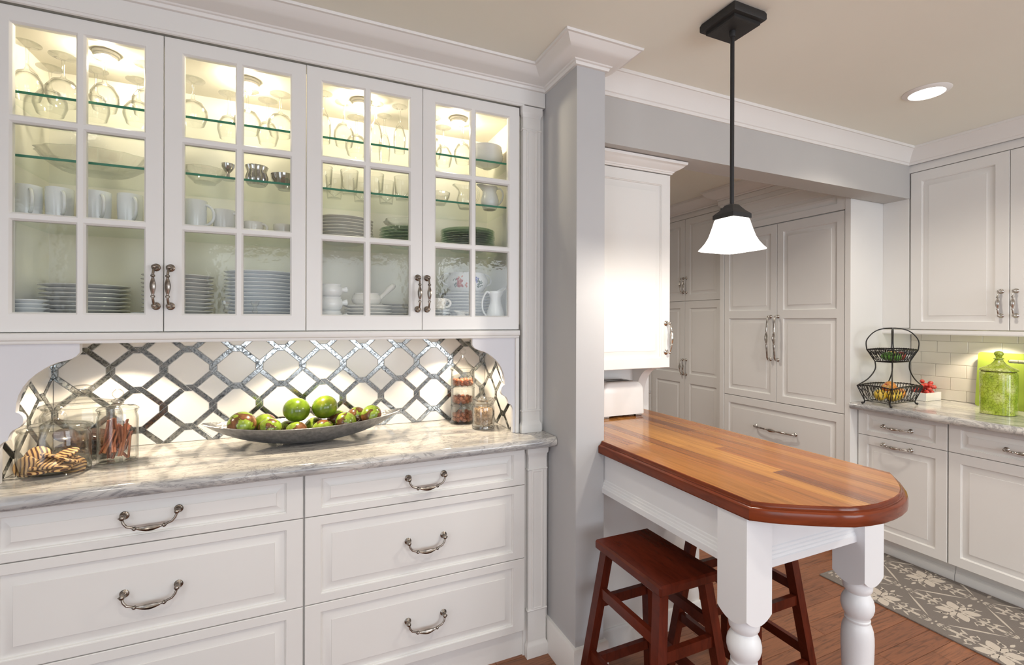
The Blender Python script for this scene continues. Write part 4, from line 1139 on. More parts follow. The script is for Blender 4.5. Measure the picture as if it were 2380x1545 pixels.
for k in range(6):
    single('bowl', bme, None, 'white bowl nested in the stack on the top shelf, fourth door' if k < 5 else 'topmost white bowl of the nested stack on the top shelf', 'bowl', (.757-.002*k, 1.985-.001*k, z1+.0085*k), 'nested white bowls on the top shelf')

# ================================================================== on the niche counter
# long cast bowl
bo = thing('bowl', 'long boat-shaped silver metal bowl full of green and brown fruit', 'bowl', (.025, 2.02, .9145))
def boat(t, s_):
    a, b_ = .355, .116
    V = []; F = []; nu, nr = 48, 10
    for j in range(nr+1):
        k = j/nr
        for i in range(nu):
            an = 2*PI*i/nu; c_, s__ = math.cos(an), math.sin(an)
            x = (a-t)*k*math.copysign(abs(c_)**.95, c_); y_ = (b_-t)*k*math.copysign(abs(s__)**1.0, s__)*(1-.35*abs(c_)**3)
            xn = x/a; yn = y_/b_
            zr_ = .074+.024*(c_*c_); z = .0015+(zr_-.0015)*k**2.6
            V.append((x, y_, z+(t if s_ else 0)))
    for j in range(nr):
        for i in range(nu): q = (i+1) % nu; F.append((j*nu+i, j*nu+q, (j+1)*nu+q, (j+1)*nu+i))
    return V, F, nu, nr
V1, F1, nu, nr = boat(0, False); V2, F2, _, _ = boat(.0022, True)
n1 = len(V1)
mbw = MB().add(V1+V2, F1+[tuple(i+n1 for i in reversed(f)) for f in F2]+[(nr*nu+i, nr*nu+(i+1) % nu, n1+nr*nu+(i+1) % nu, n1+nr*nu+i) for i in range(nu)])
obj('shell', mbw, M['aluminium'], bo, angle=60)
# fruit materials
def fruit_mat(name, base, patches, amt, sc=18.0, rough=.22):
    m, nt, out = new_mat(name); b = pbsdf(nt, out, base, rough, 0, .5); b.inputs['Coat Weight'].default_value = .35
    tc = N(nt, 'ShaderNodeTexCoord'); oi = N(nt, 'ShaderNodeObjectInfo'); ml = N(nt, 'ShaderNodeMath', operation='MULTIPLY'); ml.inputs[1].default_value = 40; nt.links.new(oi.outputs['Random'], ml.inputs[0])
    ad = N(nt, 'ShaderNodeVectorMath', operation='ADD'); nt.links.new(tc.outputs['Object'], ad.inputs[0]); nt.links.new(ml.outputs[0], ad.inputs[1])
    n = N(nt, 'ShaderNodeTexNoise', i_Scale=sc, i_Detail=3.0, i_Roughness=.5, i_Distortion=.3); nt.links.new(ad.outputs[0], n.inputs[0])
    r = ramp(nt, [(0, base), (amt, base), (amt+.012, patches[0]), (amt+.12, patches[1]), (1, patches[1])]); nt.links.new(n.outputs[0], r.inputs[0])
    n2 = N(nt, 'ShaderNodeTexNoise', i_Scale=sc*3, i_Detail=4.0); nt.links.new(ad.outputs[0], n2.inputs[0])
    g2 = ramp(nt, [(.3, (.62,.62,.55)), (.7, (1.3,1.3,1.2))]); nt.links.new(n2.outputs[0], g2.inputs[0])
    mx = N(nt, 'ShaderNodeMix', data_type='RGBA', blend_type='MULTIPLY'); mx.inputs[0].default_value = 1; nt.links.new(r.outputs[0], mx.inputs[6]); nt.links.new(g2.outputs[0], mx.inputs[7]); nt.links.new(mx.outputs[2], b.inputs['Base Color'])
    return m
M['patch'] = fruit_mat('patched_fruit', (.24, .34, .035), [(.10, .05, .015), (.21, .085, .04)], .50)
M['greenf'] = fruit_mat('green_fruit', (.135, .215, .012), [(.17, .22, .015), (.20, .19, .02)], .62, 12)
def ball(r, sz=1.0, seg=24, dent=0):
    P = []
    n = 14
    for k in range(n+1):
        a = -PI/2+PI*k/n; rr = max(.0004, r*math.cos(a)); z = r*math.sin(a)*sz
        if dent and a > 1.0: z -= dent*r*(a-1.0)**2
        P.append((rr, z))
    return MB().lathe(P, seg=seg, cap0=False, cap1=False)
BX, BY, BZ = .025, 2.02, .9145
FR = [(-.200, 2.010, 1.004, .049), (-.128, 2.068, .988, .042), (-.106, 1.984, .984, .042), (-.046, 2.060, .957, .041), (-.016, 1.977, .966, .041), (.077, 1.978, .966, .041),
      (.050, 2.064, .962, .040), (.162, 1.990, .986, .041), (.134, 2.066, .984, .040), (.210, 2.058, .996, .038), (.262, 2.012, 1.003, .042)]
fl_lab = ['green and brown patched round fruit at the left end of the silver bowl', 'patched round fruit behind the leftmost fruit in the silver bowl', 'patched round fruit left of the two green fruits, near rim of the bowl',
          'brown-topped patched fruit behind, left of the two green fruits', 'brown and green patched fruit directly under the left green fruit', 'patched round fruit directly under the right green fruit',
          'patched fruit mostly hidden behind the two green fruits', 'yellow-green patched fruit at the near rim right of the green fruits', 'patched fruit peeking out right of the right green fruit',
          'patched fruit behind the rightmost fruit in the silver bowl', 'brown and green patched round fruit at the right end of the silver bowl']
random.seed(21)
for (x, y_, z, r), lab in zip(FR, fl_lab):
    single('fruit', ball(r, .92), M['patch'], lab, 'fruit', (x, y_, z), 'patched fruit in the silver bowl', (random.uniform(-.5, .5), random.uniform(-.5, .5), random.uniform(0, 6)))
single('fruit', ball(.050, .92), M['greenf'], 'shiny green round fruit on top of the pile, left one', 'fruit', (-.016, 2.030, 1.040), None, (.3, .2, 0))
single('fruit', ball(.049, .92), M['greenf'], 'shiny green round fruit on top of the pile, nearer the column', 'fruit', (.086, 2.030, 1.044), None, (-.3, -.2, 1))

# cookie jars
def jar(name, label, x, y_, w, dpt, H, lid, knob, z=.9145, thick=.003, shape='oval', rz=0):
    t = thing(name, label, 'jar', (x, y_, z), rz)
    R = w/2; sy = dpt/w
    e = 3.2 if shape == 'drum' else 2
    P = [(.0005, .004), (R*.90, .004), (R*.93, 0), (R*.985, .004), (R, .014), (R, H*.80), (R*.985, H*.86), (R*.93, H*.905), (R*.93, H*.94), (R*.975, H*.955), (R*.975, H*.975), (R*.93, H*.985),
         (R*.89, H*.985), (R*.89, H*.90), (R-thick, H*.80), (R-thick, .016), (R*.9, .009), (.0005, .009)]
    obj('body', MB().lathe(P, seg=48, sy=sy, cap0=False, cap1=False), M['glass'], t, angle=60)
    L = [(R*.86, H*.93), (R*.87, H*.985), (R*1.02, H*.99), (R*1.04, H*.995), (R*1.02, H+.004), (R*.86, H+.010), (R*.6, H+lid*.55), (R*.3, H+lid*.85), (.016, H+lid), (.009, H+lid+.006)]
    o = obj('lid', MB().lathe(L, seg=48, sy=sy, cap0=False, cap1=False), M['glass'], t, angle=60)
    return t, o, H+lid+.004
JA, lidA, hA = jar('cookie_jar', 'oval glass cookie jar of striped cookies with a loop-handled lid, in front', -.700, 1.925, .180, .125, .140, .022, 0)
pts = [(.026*math.cos(a), 0, hA+.006+.016*math.sin(a)) for a in [PI*k/12 for k in range(13)]]
obj('lid_handle', MB().tube([(-.026, 0, hA-.006)]+pts[::-1]+[(.026, 0, hA-.006)], .0045, 8), M['crystal'], JA)
JB, lidB, hB = jar('cookie_jar', 'larger oval glass cookie jar of chocolate cookies standing behind', -.690, 2.098, .222, .150, .180, .026, 0)
obj('lid_knob', MB().lathe([(.010, hB-.002), (.010, hB+.006), (.026, hB+.014), (.032, hB+.024), (.028, hB+.036), (.012, hB+.040)], seg=28), M['crystal'], JB, angle=60)
JC, lidC, hC = jar('spice_jar', 'oval glass jar of cinnamon sticks with a round-knobbed lid', -.560, 1.985, .112, .080, .176, .016, 0)
obj('lid_knob', MB().lathe([(.008, hC-.002), (.018, hC+.006), (.018, hC+.012), (.008, hC+.016), (.015, hC+.026), (.0155, hC+.036), (.008, hC+.046)], seg=24), M['crystal'], JC, angle=60)
M['cinnamon'] = wood('cinnamon_bark', [(.42, .14, .055), (.52, .19, .075), (.32, .085, .04), (.58, .25, .11)], .6, (30, 30, 5), 4, 0, 20, contrast=.5)
random.seed(31)
def scroll(L):
    mb = MB(); 
    for s in (-1, 1):
        pts = []
        for k in range(9):
            a = -PI*.1+2.0*PI*.85*k/8; r = .0042*(1-.45*k/8)
            pts.append((s*(.0040-r*math.cos(a)*1.0)*1.0, r*math.sin(a)))
        n = len(pts); V = [(x, y_, -L/2) for x, y_ in pts]+[(x, y_, L/2) for x, y_ in pts]
        F = [(i, i+1, n+i+1, n+i) for i in range(n-1)]
        inner = [(x*.86, y_*.80) for x, y_ in pts]
        V += [(x, y_, -L/2) for x, y_ in inner]+[(x, y_, L/2) for x, y_ in inner]
        F += [(2*n+i, 3*n+i, 3*n+i+1, 2*n+i+1) for i in range(n-1)]+[(i, 2*n+i, 2*n+i+1, i+1) for i in range(n-1)]+[(n+i, n+i+1, 3*n+i+1, 3*n+i) for i in range(n-1)]
        mb.add(V, F)
    return mb
cmesh = [mesh_of(scroll(L), 'cinnamon_stick', 40) for L in (.066, .078, .086)]
for me in cmesh: me.materials.append(M['cinnamon'])
CH = []
for k in range(34):
    L = (.066, .078, .086)[k % 3]
    lvl = 0 if k < 16 else (1 if k < 28 else 2)
    for tr in range(200):
        a = random.uniform(0, 2*PI); rr = math.sqrt(random.random())
        px, py = rr*.040*math.cos(a), rr*.024*math.sin(a)
        tx, ty = (random.gauss(0, .5), random.gauss(0, .42)) if lvl < 2 else (random.gauss(0, .12), random.gauss(0, .12))
        zc = .012+L/2*math.cos(math.hypot(tx, ty)) + (0, random.uniform(.012, .035), random.uniform(.040, .055))[lvl]
        d = Vector((math.sin(ty), -math.sin(tx), math.cos(tx)*math.cos(ty)))
        ok = True
        for s in (-1, 1):
            e = Vector((px, py, zc))+d*(L/2*s)
            if (e.x/.049)**2+(e.y/.033)**2 > 1 or e.z < .012 or e.z > .155: ok = False
        if ok: break
    if not ok: continue
    o = single('cinnamon_stick', cmesh[k % 3], None, 'brown rolled cinnamon stick inside the oval spice jar', 'cinnamon stick', (-.560+px, 1.985+py, .9145+zc), 'cinnamon sticks in the spice jar')
    o.rotation_euler = d.to_track_quat('Z', 'Y').to_euler()
# cookies
m, nt, out = new_mat('striped_cookie'); b = pbsdf(nt, out, (.5,.3,.12), .5)
mp = mapping(nt, (1,1,1), (0,0,.4)); wv = N(nt, 'ShaderNodeTexWave', i_Scale=30.0, i_Distortion=2.2, i_Detail=1.0); nt.links.new(mp.outputs[0], wv.inputs[0])
r = ramp(nt, [(.0, (.075,.022,.012)), (.34, (.10,.03,.015)), (.42, (.62,.36,.13)), (1, (.70,.44,.19))]); nt.links.new(wv.outputs[0], r.inputs[0]); nt.links.new(r.outputs[0], b.inputs['Base Color'])
M['cookie'] = m; M['choc'] = flat('dark_chocolate', (.030, .010, .006), .25); M['cookie_plain'] = flat('baked_biscuit', (.55, .32, .13), .7)
def disc(r, h, seg=24): return MB().lathe([(.0005, 0), (r*.88, 0), (r, h*.3), (r, h*.6), (r*.9, h*.95), (.0005, h)], seg=seg, cap0=False, cap1=False)
ck = mesh_of(disc(.031, .009), 'cookie', 60); ck.materials.append(M['cookie'])
CK = [(-.058, -.020, .030, 1.25, -.5), (-.020, -.034, .012, .0, 0), (.022, -.030, .012, .05, .02), (-.018, -.030, .0225, .06, -.05), (.028, -.026, .0225, -.08, .05), (.0, -.030, .034, .35, .1), (.040, -.014, .034, .35, .25),
      (-.030, .012, .012, 0, 0), (.030, .014, .012, 0, 0), (.000, .010, .024, .05, 0), (-.026, .006, .036, .12, -.15), (.024, .014, .036, .1, .2), (-.005, -.004, .048, .30, -.28), (.030, .000, .052, .12, .3), (.052, -.006, .014, .9, .8), (-.046, .018, .050, .9, -.5)]
for k, (dx, dy, dz, rx, ry) in enumerate(CK):
    single('cookie', ck, None, 'caramel cookie striped with chocolate in the front cookie jar', 'cookie', (-.700+dx, 1.925+dy, .9145+dz), 'striped cookies in the front jar', (rx, ry, k*1.3))
ck2 = mesh_of(disc(.034, .010), 'cookie', 60); ck2.materials.append(M['choc'])
random.seed(8)
for k in range(18):
    a = k*2.4; rr = .020+.045*((k*7) % 5)/5
    lv_ = k//6
    single('cookie', ck2, None, 'dark chocolate cookie in the larger jar behind', 'cookie', (-.690+.058*math.cos(a)*(1 if k % 2 else .5)+.012, 2.098+.030*math.sin(a), .9145+.012+.018*lv_+.011*(k % 6)*.5), 'chocolate cookies in the jar behind', (random.uniform(-.5, .5), random.uniform(-.5, .5), a))

# three-tier nut jar
JD = thing('nut_jar', 'tall three-tier glass jar of hazelnuts with a looped lid', 'jar', (.688, 2.115, .9145))
RJ = .0565
for k, (za, zb) in enumerate(((.0, .082), (.084, .162), (.164, .246))):
    P = [(.0005, za+.004), (RJ*.9, za+.004), (RJ*.96 if k else RJ*1.06, za), (RJ*.97 if k else RJ*1.07, za+.007), (RJ*.955, za+.012), (RJ*.97, za+.02), (RJ*.97, zb-.004), (RJ, zb-.002), (RJ, zb), (RJ*.90, zb), (RJ*.92, zb-.008), (RJ*.92, za+.016), (RJ*.88, za+.010), (.0005, za+.010)]
    obj('jar_tier', MB().lathe(P, seg=40, cap0=False, cap1=False), M['glass'], JD, angle=60)
obj('lid', MB().lathe([(RJ*.86, .240), (RJ*.88, .2465), (RJ*1.04, .2475), (RJ*1.05, .251), (RJ*1.0, .254), (RJ*.72, .266), (RJ*.40, .282), (RJ*.20, .300), (.006, .310), (.004, .316)], seg=36, cap0=False), M['glass'], JD, angle=60)
obj('lid_loop', MB().tube([(.013*math.cos(a), 0, .329+.013*math.sin(a)) for a in [2*PI*k/20 for k in range(20)]], .0035, 8, closed=True), M['crystal'], JD)
m, nt, out = new_mat('hazelnut'); b = pbsdf(nt, out, (.36, .12, .06), .45); mp = mapping(nt); n_ = N(nt, 'ShaderNodeTexNoise', i_Scale=120.0); nt.links.new(mp.outputs[0], n_.inputs[0])
r = ramp(nt, [(.35, (.24,.07,.035)), (.65, (.46,.17,.09))]); nt.links.new(n_.outputs[0], r.inputs[0]); nt.links.new(r.outputs[0], b.inputs['Base Color']); M['nut'] = m
nme = mesh_of(ball(.0095, 1.12, 12), 'hazelnut', 60); nme.materials.append(M['nut'])
random.seed(17)
def fill(cx_, cy_, z0, z1, R, r, n, zstep, name, me, label, cat, group, sq_=1.0):
    pts = []
    z = z0+r
    tries = 0
    while len(pts) < n and tries < 60000:
        tries += 1
        lim = z0+r+(z1-z0-2*r)*min(1.0, tries/30000)
        a = random.uniform(0, 2*PI); rr = (R-r)*math.sqrt(random.uniform(.15, 1)); zz = random.uniform(z0+r, lim)
        p = (cx_+rr*math.cos(a), cy_+rr*math.sin(a), zz)
        if all((p[0]-q[0])**2+(p[1]-q[1])**2+(p[2]-q[2])**2 > (1.72*r)**2 for q in pts): pts.append(p)
    for p in pts:
        single(name, me, None, label, cat, p, group, (random.uniform(0, 3), random.uniform(0, 3), 0))
for k, (za, n, top) in enumerate(((.0, 46, .060), (.084, 30, .036), (.164, 32, .038))):
    fill(.688, 2.115, .9145+za+.010, .9145+za+.010+top, RJ*.90, .0095, n, 0, 'hazelnut', nme, 'brown hazelnut in the %s tier of the tall glass jar' % ('bottom', 'middle', 'top')[k], 'nut', 'hazelnuts in the %s tier' % ('bottom', 'middle', 'top')[k])
# crystal jar of dried chips
JE = thing('crystal_jar', 'short cut-crystal jar of pale oat flakes beside the nut jar', 'jar', (.738, 1.975, .9145))
RE = .0500
obj('body', MB().lathe([(.0005, .006), (RE*.9, .006), (RE*.94, 0), (RE, .003), (RE, .012), (RE*.97, .016), (RE*1.0, .02), (RE*1.0, .085), (RE*.97, .096), (RE*.86, .102), (RE*.86, .108), (RE*.80, .108), (RE*.80, .100), (RE*.92, .090), (RE*.94, .022), (.0005, .014)], seg=48, cap0=False, cap1=False), M['crystal'], JE, angle=30)
obj('lid', MB().lathe([(RE*.84, .1085), (RE*.98, .112), (RE*1.02, .126), (RE*1.04, .130), (RE*.98, .130), (RE*.6, .118), (.010, .122), (.008, .128), (.014, .134), (.014, .142), (.006, .146)], seg=40, lobes=20, lobe=.02, cap0=False), M['crystal'], JE, angle=30)
M['flake'] = flat('oat_flake', (.70, .50, .30), .7); M['chip'] = flat('dried_chip', (.56, .40, .25), .7)
random.seed(23)
for nm, mt, z0, z1, n, r in (('chips', 'chip', .018, .052, 260, .0085), ('flakes', 'flake', .050, .086, 620, .0048)):
    mb = MB()
    for k in range(n):
        a = random.uniform(0, 2*PI); rr = (RE*.90-r)*math.sqrt(random.uniform(.35, 1)); c_ = Vector((rr*math.cos(a), rr*math.sin(a), random.uniform(z0, z1)))
        q = Vector((random.gauss(0, 1), random.gauss(0, 1), random.gauss(0, 1))).normalized(); u_ = q.orthogonal().normalized(); v_ = q.cross(u_)
        ring_ = [c_+(u_*math.cos(t)+v_*math.sin(t)*.75)*r for t in [2*PI*i/6 for i in range(6)]]
        mb.add([p-q*.0007 for p in ring_]+[p+q*.0007 for p in ring_], [(5,4,3,2,1,0), (6,7,8,9,10,11)]+[(i, (i+1) % 6, 6+(i+1) % 6, 6+i) for i in range(6)])
    o = obj('oat_flakes' if nm == 'flakes' else 'dried_chips', mb, M[mt], JE, fix=False); o['kind'] = 'stuff'

# toaster
TS = thing('toaster', 'white two-slice toaster with rounded shoulders on the wooden peninsula top', 'toaster', (1.435, 1.955, ZTAB))
mb = MB(); W2, D2, H2, r2 = .127, .066, .172, .045
outl = [(-W2, .012), (W2, .012)]
for k in range(9): a = PI/2*k/8; outl.append((W2-.004-r2+r2*math.cos(a), H2-r2+r2*math.sin(a)))
for k in range(9): a = PI/2+PI/2*k/8; outl.append((-W2+.004+r2+r2*math.cos(a), H2-r2+r2*math.sin(a)))
def sect(y_, ins): return [(x*(1-ins/W2), y_, max(.012, z-(ins if z > .05 else 0))) for x, z in outl]
ring_ = [sect(-D2, .012), sect(-D2+.004, .004), sect(-D2+.012, 0), sect(D2-.012, 0), sect(D2-.004, .004), sect(D2, .012)]
n = len(outl); V = [p for s_ in ring_ for p in s_]; F = [tuple(range(n)), tuple(5*n+i for i in reversed(range(n)))]
for k in range(5):
    for i in range(n): j = (i+1) % n; F.append((k*n+i, (k+1)*n+i, (k+1)*n+j, k*n+j))
obj('body', MB().add(V, F), M['appliance'], TS, angle=50)
obj('slot_plate', MB().box(-.085, -.046, H2-.0035, .070, .046, H2+.002, .0015), M['steel'], TS)
for yy in (-.022, .022): obj('slot', MB().box(-.072, yy-.010, H2+.0021, .055, yy+.010, H2+.0030), M['dark'], TS)
obj('lever', MB().box(W2+.001, -.010, .085, W2+.016, .010, .103, .004), M['appliance'], TS)
for sx in (-1, 1):
    for sy in (-1, 1): obj('foot', MB().box(sx*(W2-.03)-.018, sy*(D2-.018)-.010, 0, sx*(W2-.03)+.018, sy*(D2-.018)+.010, .0119, .002), M['steel'], TS)

# ================================================================== right counter (top at z = .900)
ZR = ZC2 + .0005
bk = thing('fruit_basket', 'black two-tier wire fruit basket on the marble counter beside the fridge panel', 'basket', (3.215, 1.665, ZR))
def wire(pts, r=.0028, closed=False, name='wire', seg=6, par=bk):
    return obj(name, MB().tube(pts, r, seg, closed=closed), M['iron'], par, fix=False)
def smooth(pts, n=6):
    sm = []
    for i in range(len(pts)-1):
        p0 = pts[max(0, i-1)]; p1 = pts[i]; p2 = pts[i+1]; p3 = pts[min(len(pts)-1, i+2)]
        for q in range(n):
            t = q/n
            sm.append(tuple(.5*((2*p1[c])+(-p0[c]+p2[c])*t+(2*p0[c]-5*p1[c]+4*p2[c]-p3[c])*t*t+(-p0[c]+3*p1[c]-3*p2[c]+p3[c])*t**3) for c in range(3)))
    sm.append(pts[-1]); return sm
def tier(cx_, cy_, zt, zb, tx, ty, bx, by, nm, amp):
    """wire tray: twisted rim, base ring, woven loops"""
    rim = [(cx_-tx, cy_-ty, zt), (cx_+tx, cy_-ty, zt), (cx_+tx, cy_+ty, zt), (cx_-tx, cy_+ty, zt)]
    base_ = [(cx_-bx, cy_-by, zb), (cx_+bx, cy_-by, zb), (cx_+bx, cy_+by, zb), (cx_-bx, cy_+by, zb)]
    def edge(P, k, t, sag):
        a, b_ = P[k], P[(k+1) % 4]
        return (a[0]+(b_[0]-a[0])*t, a[1]+(b_[1]-a[1])*t, a[2]-sag*math.sin(PI*t))
    for ph in (0, PI):
        pts = []
        for k in range(4):
            L_ = 40
            for i in range(L_):
                p = edge(rim, k, i/L_, amp); w = (k*L_+i)*.9+ph
                pts.append((p[0]+.002*math.cos(w), p[1]+.002*math.cos(w), p[2]+.002*math.sin(w)))
        obj('rim_wire', MB().tube(pts, .0023, 5, closed=True), M['iron'], bk, fix=False)
    obj('base_wire', MB().tube([edge(base_, k, i/6, 0) for k in range(4) for i in range(6)], .0024, 6, closed=True), M['iron'], bk, fix=False)
    for k in range(4):
        n = 9 if k % 2 == 0 else 6
        for s in (0, 1):
            pts = []
            for i in range(n*8+1):
                t = i/(n*8); w = t*n*PI*1.0+s*PI
                up = .5+.5*math.cos(w)
                a = edge(rim, k, min(1, max(0, t)), amp); b_ = edge(base_, k, t, 0)
                v = .06+.94*up
                pts.append(tuple(b_[c]+(a[c]-b_[c])*v for c in range(3)))
            obj('woven_wire', MB().tube(pts, .0014, 5), M['iron'], bk, fix=False)
        for i in range(n):
            t = (i+.5)/n; a = edge(rim, k, t, amp); b_ = edge(base_, k, t, 0)
            rr = .012
            e = edge(rim, k, (i+.5)/n+.001, amp); d = Vector(e)-Vector(a); d.z = 0; d = d.normalized() if d.length else Vector((1, 0, 0))
            w = Vector(b_)-Vector(a); w = w.normalized()
            c0 = Vector(a)+w*.020
            obj('loop_wire', MB().tube([tuple(c0+d*(.009*math.cos(q))+w*(.019*math.sin(q))) for q in [2*PI*j/10 for j in range(10)]], .0013, 4, closed=True), M['iron'], bk, fix=False)
    for i in range(1, 7):
        t = i/7
        a = (cx_-bx+2*bx*t, cy_-by, zb+.001); b_ = (cx_-bx+2*bx*t, cy_+by, zb+.001)
        obj('floor_wire', MB().tube([a, b_], .0013, 5), M['iron'], bk, fix=False)
    for k in range(4): obj('corner_wire', MB().tube([rim[k], base_[k]], .003, 6), M['iron'], bk, fix=False)
    return rim, base_
r1, b1 = tier(-.025, .0, .108, .020, .155, .092, .125, .066, 'lower', -.008)
r2, b2 = tier(.0, .0, .323, .252, .125, .070, .088, .045, 'upper', -.004)
for k in range(4):
    wire(smooth([b1[k], (b1[k][0]*1.0, b1[k][1]*1.06, .008), (b1[k][0]*1.04, b1[k][1]*1.14, .0045)]), .0042, name='foot_wire')
    obj('foot', ball(.0065, 1, 12), M['iron'], bk, (b1[k][0]*1.04, b1[k][1]*1.14, .0065))
    a, b_ = r1[k], b2[k]
    wire(smooth([a, (a[0]+(b_[0]-a[0])*.62, a[1]+(b_[1]-a[1])*.62, .150), (b_[0]*1.0, b_[1]*1.0, .205), b_]), .0034, name='post')
top = (.0, .0, .452)
for s in (-1, 1):
    A_1 = r2[0] if s < 0 else r2[1]; B_1 = r2[3] if s < 0 else r2[2]
    def arc_pts(p, q, h, lean):
        return smooth([p, (p[0]*1.02+lean*.2, p[1]*.98, .323+h*.45), (p[0]*.62+lean, p[1]*.62, .323+h*.88), ((p[0]+q[0])/2*.25+lean, (p[1]+q[1])/2*.25, .323+h), (q[0]*.62+lean, q[1]*.62, .323+h*.88), (q[0]*1.02+lean*.2, q[1]*.98, .323+h*.45), q], 6)
    wire(arc_pts(r2[0] if s < 0 else r2[1], r2[2] if s < 0 else r2[3], .128, 0), .0034, name='handle_wire')
M['lime'] = fruit_mat('lime_peel', (.07, .22, .018), [(.09, .26, .02), (.10, .28, .03)], .55, 30, .35)
M['lemon'] = fruit_mat('lemon_peel', (.62, .42, .045), [(.66, .46, .05), (.70, .50, .07)], .55, 30, .4)
M['orange'] = fruit_mat('orange_peel', (.66, .25, .045), [(.68, .28, .05), (.70, .30, .06)], .55, 40, .4)
M['apple_red'] = fruit_mat('red_apple', (.40, .05, .035), [(.50, .22, .06), (.55, .34, .08)], .58, 16, .25)
M['apple_gold'] = fruit_mat('blush_apple', (.56, .40, .10), [(.55, .24, .07), (.50, .14, .06)], .55, 14, .28)
def lem(r):
    P = []
    for k in range(15):
        a = -PI/2+PI*k/14; P.append((max(.0004, r*math.cos(a)*(.98 if abs(a) < 1.2 else 1)), r*1.18*math.sin(a)+(.004 if a > 1.3 else (-.004 if a < -1.3 else 0))))
    return MB().lathe(P, seg=20, cap0=False, cap1=False)
X0, Y0 = 3.215, 1.665
FB = [('lime', lem(.026), 'lime', (-.045, -.012, .285), 'green lime in the upper basket tier nearest the fridge panel side'), ('lime', lem(.025), 'lime', (-.015, .022, .283), 'green lime in the upper tier, behind the front lime'), ('lime', lem(.023), 'lime', (.008, -.020, .280), 'small green lime in the middle of the upper basket tier'),
      ('apple', ball(.029, .9, 20, .2), 'apple_gold', (.030, .020, .288), 'pale blushed apple in the upper basket tier'), ('apple', ball(.026, .9, 20, .2), 'apple_red', (.064, -.012, .285), 'small red apple at the far right of the upper basket tier'),
      ('lemon', lem(.030), 'lemon', (-.105, .010, .058), 'yellow lemon at the left end of the lower basket tier'), ('lemon', lem(.030), 'lemon', (-.070, -.035, .056), 'yellow lemon behind the front corner wire of the lower tier'), ('lemon', lem(.028), 'lemon', (-.052, .030, .055), 'yellow lemon in the lower tier, behind the two front lemons'),
      ('apple', ball(.031, .9, 20, .2), 'lemon', (-.005, -.025, .056), 'round yellow apple in the middle of the lower basket tier'), ('orange', ball(.034, .95, 22), 'orange', (.050, -.010, .064), 'orange at the front right of the lower basket tier'),
      ('orange', ball(.033, .95, 22), 'orange', (.010, .018, .100), 'large orange on top of the fruit in the lower basket tier'), ('apple', ball(.028, .9, 20, .2), 'apple_gold', (.078, .030, .054), 'blushed apple at the back right of the lower basket tier'),
      ('apple', ball(.024, .9, 20, .2), 'apple_red', (-.035, .015, .098), 'dark red apple on top of the lemons in the lower tier')]
for nm, mb, mt, (dx, dy, dz), lab in FB:
    single(nm, mb, M[mt], lab, nm, (X0+dx, Y0+dy, ZR+dz), None, (random.uniform(.8, 1.8), random.uniform(-.4, .4), random.uniform(0, 3)), 60)
# white dish of red sweets
ds = thing('dish', 'white rectangular dish heaped with red grapes beyond the wire basket', 'dish', (3.585, 1.680, ZR))
obj('tray', MB().box(-.085, -.050, 0, .085, .050, .006, .002).box(-.085, -.050, .006, -.079, .050, .050, .001).box(.079, -.050, .006, .085, .050, .050, .001).box(-.079, -.050, .006, .079, -.044, .050, .001).box(-.079, .044, .006, .079, .050, .050, .001), M['china'], ds)
M['redgrape'] = fruit_mat('red_grape', (.48, .03, .025), [(.55, .06, .04), (.58, .08, .05)], .55, 60, .2)
gme = mesh_of(ball(.0125, 1.15, 12), 'grape', 60); gme.materials.append(M['redgrape'])
random.seed(40)
gp = []
t_ = 0
while len(gp) < 34 and t_ < 20000:
    t_ += 1
    gx, gy = random.uniform(-.066, .066), random.uniform(-.034, .034)
    h_ = .085*(1-(gx/.09)**2)*(1-(gy/.06)**2)+.012
    gz = random.uniform(.020, .030+h_)
    if all((gx-a)**2+(gy-b_)**2+(gz-c)**2 > .0205**2 for a, b_, c in gp): gp.append((gx, gy, gz))
for gx, gy, gz in gp: single('grape', gme, None, 'red grape in the white dish behind the wire basket', 'grape', (3.585+gx, 1.680+gy, ZR+gz), 'red grapes in the white dish', (random.uniform(0, 3), random.uniform(0, 3), 0))
# canister
m, nt, out = new_mat('green_crackle'); b = pbsdf(nt, out, (.4,.5,.06), .18); b.inputs['Coat Weight'].default_value = .5
mp = mapping(nt); n1 = N(nt, 'ShaderNodeTexNoise', i_Scale=14.0, i_Detail=5.0, i_Roughness=.6); nt.links.new(mp.outputs[0], n1.inputs[0])
r = ramp(nt, [(.36, (.27,.37,.02)), (.5, (.40,.50,.05)), (.64, (.58,.62,.22))]); nt.links.new(n1.outputs[0], r.inputs[0])
dn = N(nt, 'ShaderNodeTexNoise', i_Scale=40.0, i_Detail=3.0); nt.links.new(mp.outputs[0], dn.inputs[0])
ds_ = N(nt, 'ShaderNodeVectorMath', operation='SCALE'); ds_.inputs[3].default_value = .012; nt.links.new(dn.outputs['Color'], ds_.inputs[0])
da = N(nt, 'ShaderNodeVectorMath', operation='ADD'); nt.links.new(mp.outputs[0], da.inputs[0]); nt.links.new(ds_.outputs[0], da.inputs[1])
vo = N(nt, 'ShaderNodeTexVoronoi', feature='DISTANCE_TO_EDGE', i_Scale=75.0); nt.links.new(da.outputs[0], vo.inputs[0])
r2_ = ramp(nt, [(.0, (.42,.40,.22)), (.045, (.72,.72,.5)), (.07, (1,1,1))]); nt.links.new(vo.outputs[0], r2_.inputs[0])
mx = N(nt, 'ShaderNodeMix', data_type='RGBA', blend_type='MULTIPLY'); mx.inputs[0].default_value = 1; nt.links.new(r.outputs[0], mx.inputs[6]); nt.links.new(r2_.outputs[0], mx.inputs[7]); nt.links.new(mx.outputs[2], b.inputs['Base Color'])
M['crackle'] = m
cn_ = thing('canister', 'lime green crackle-glazed ceramic canister with a knobbed lid', 'canister', (3.400, 1.262, ZR), .12)
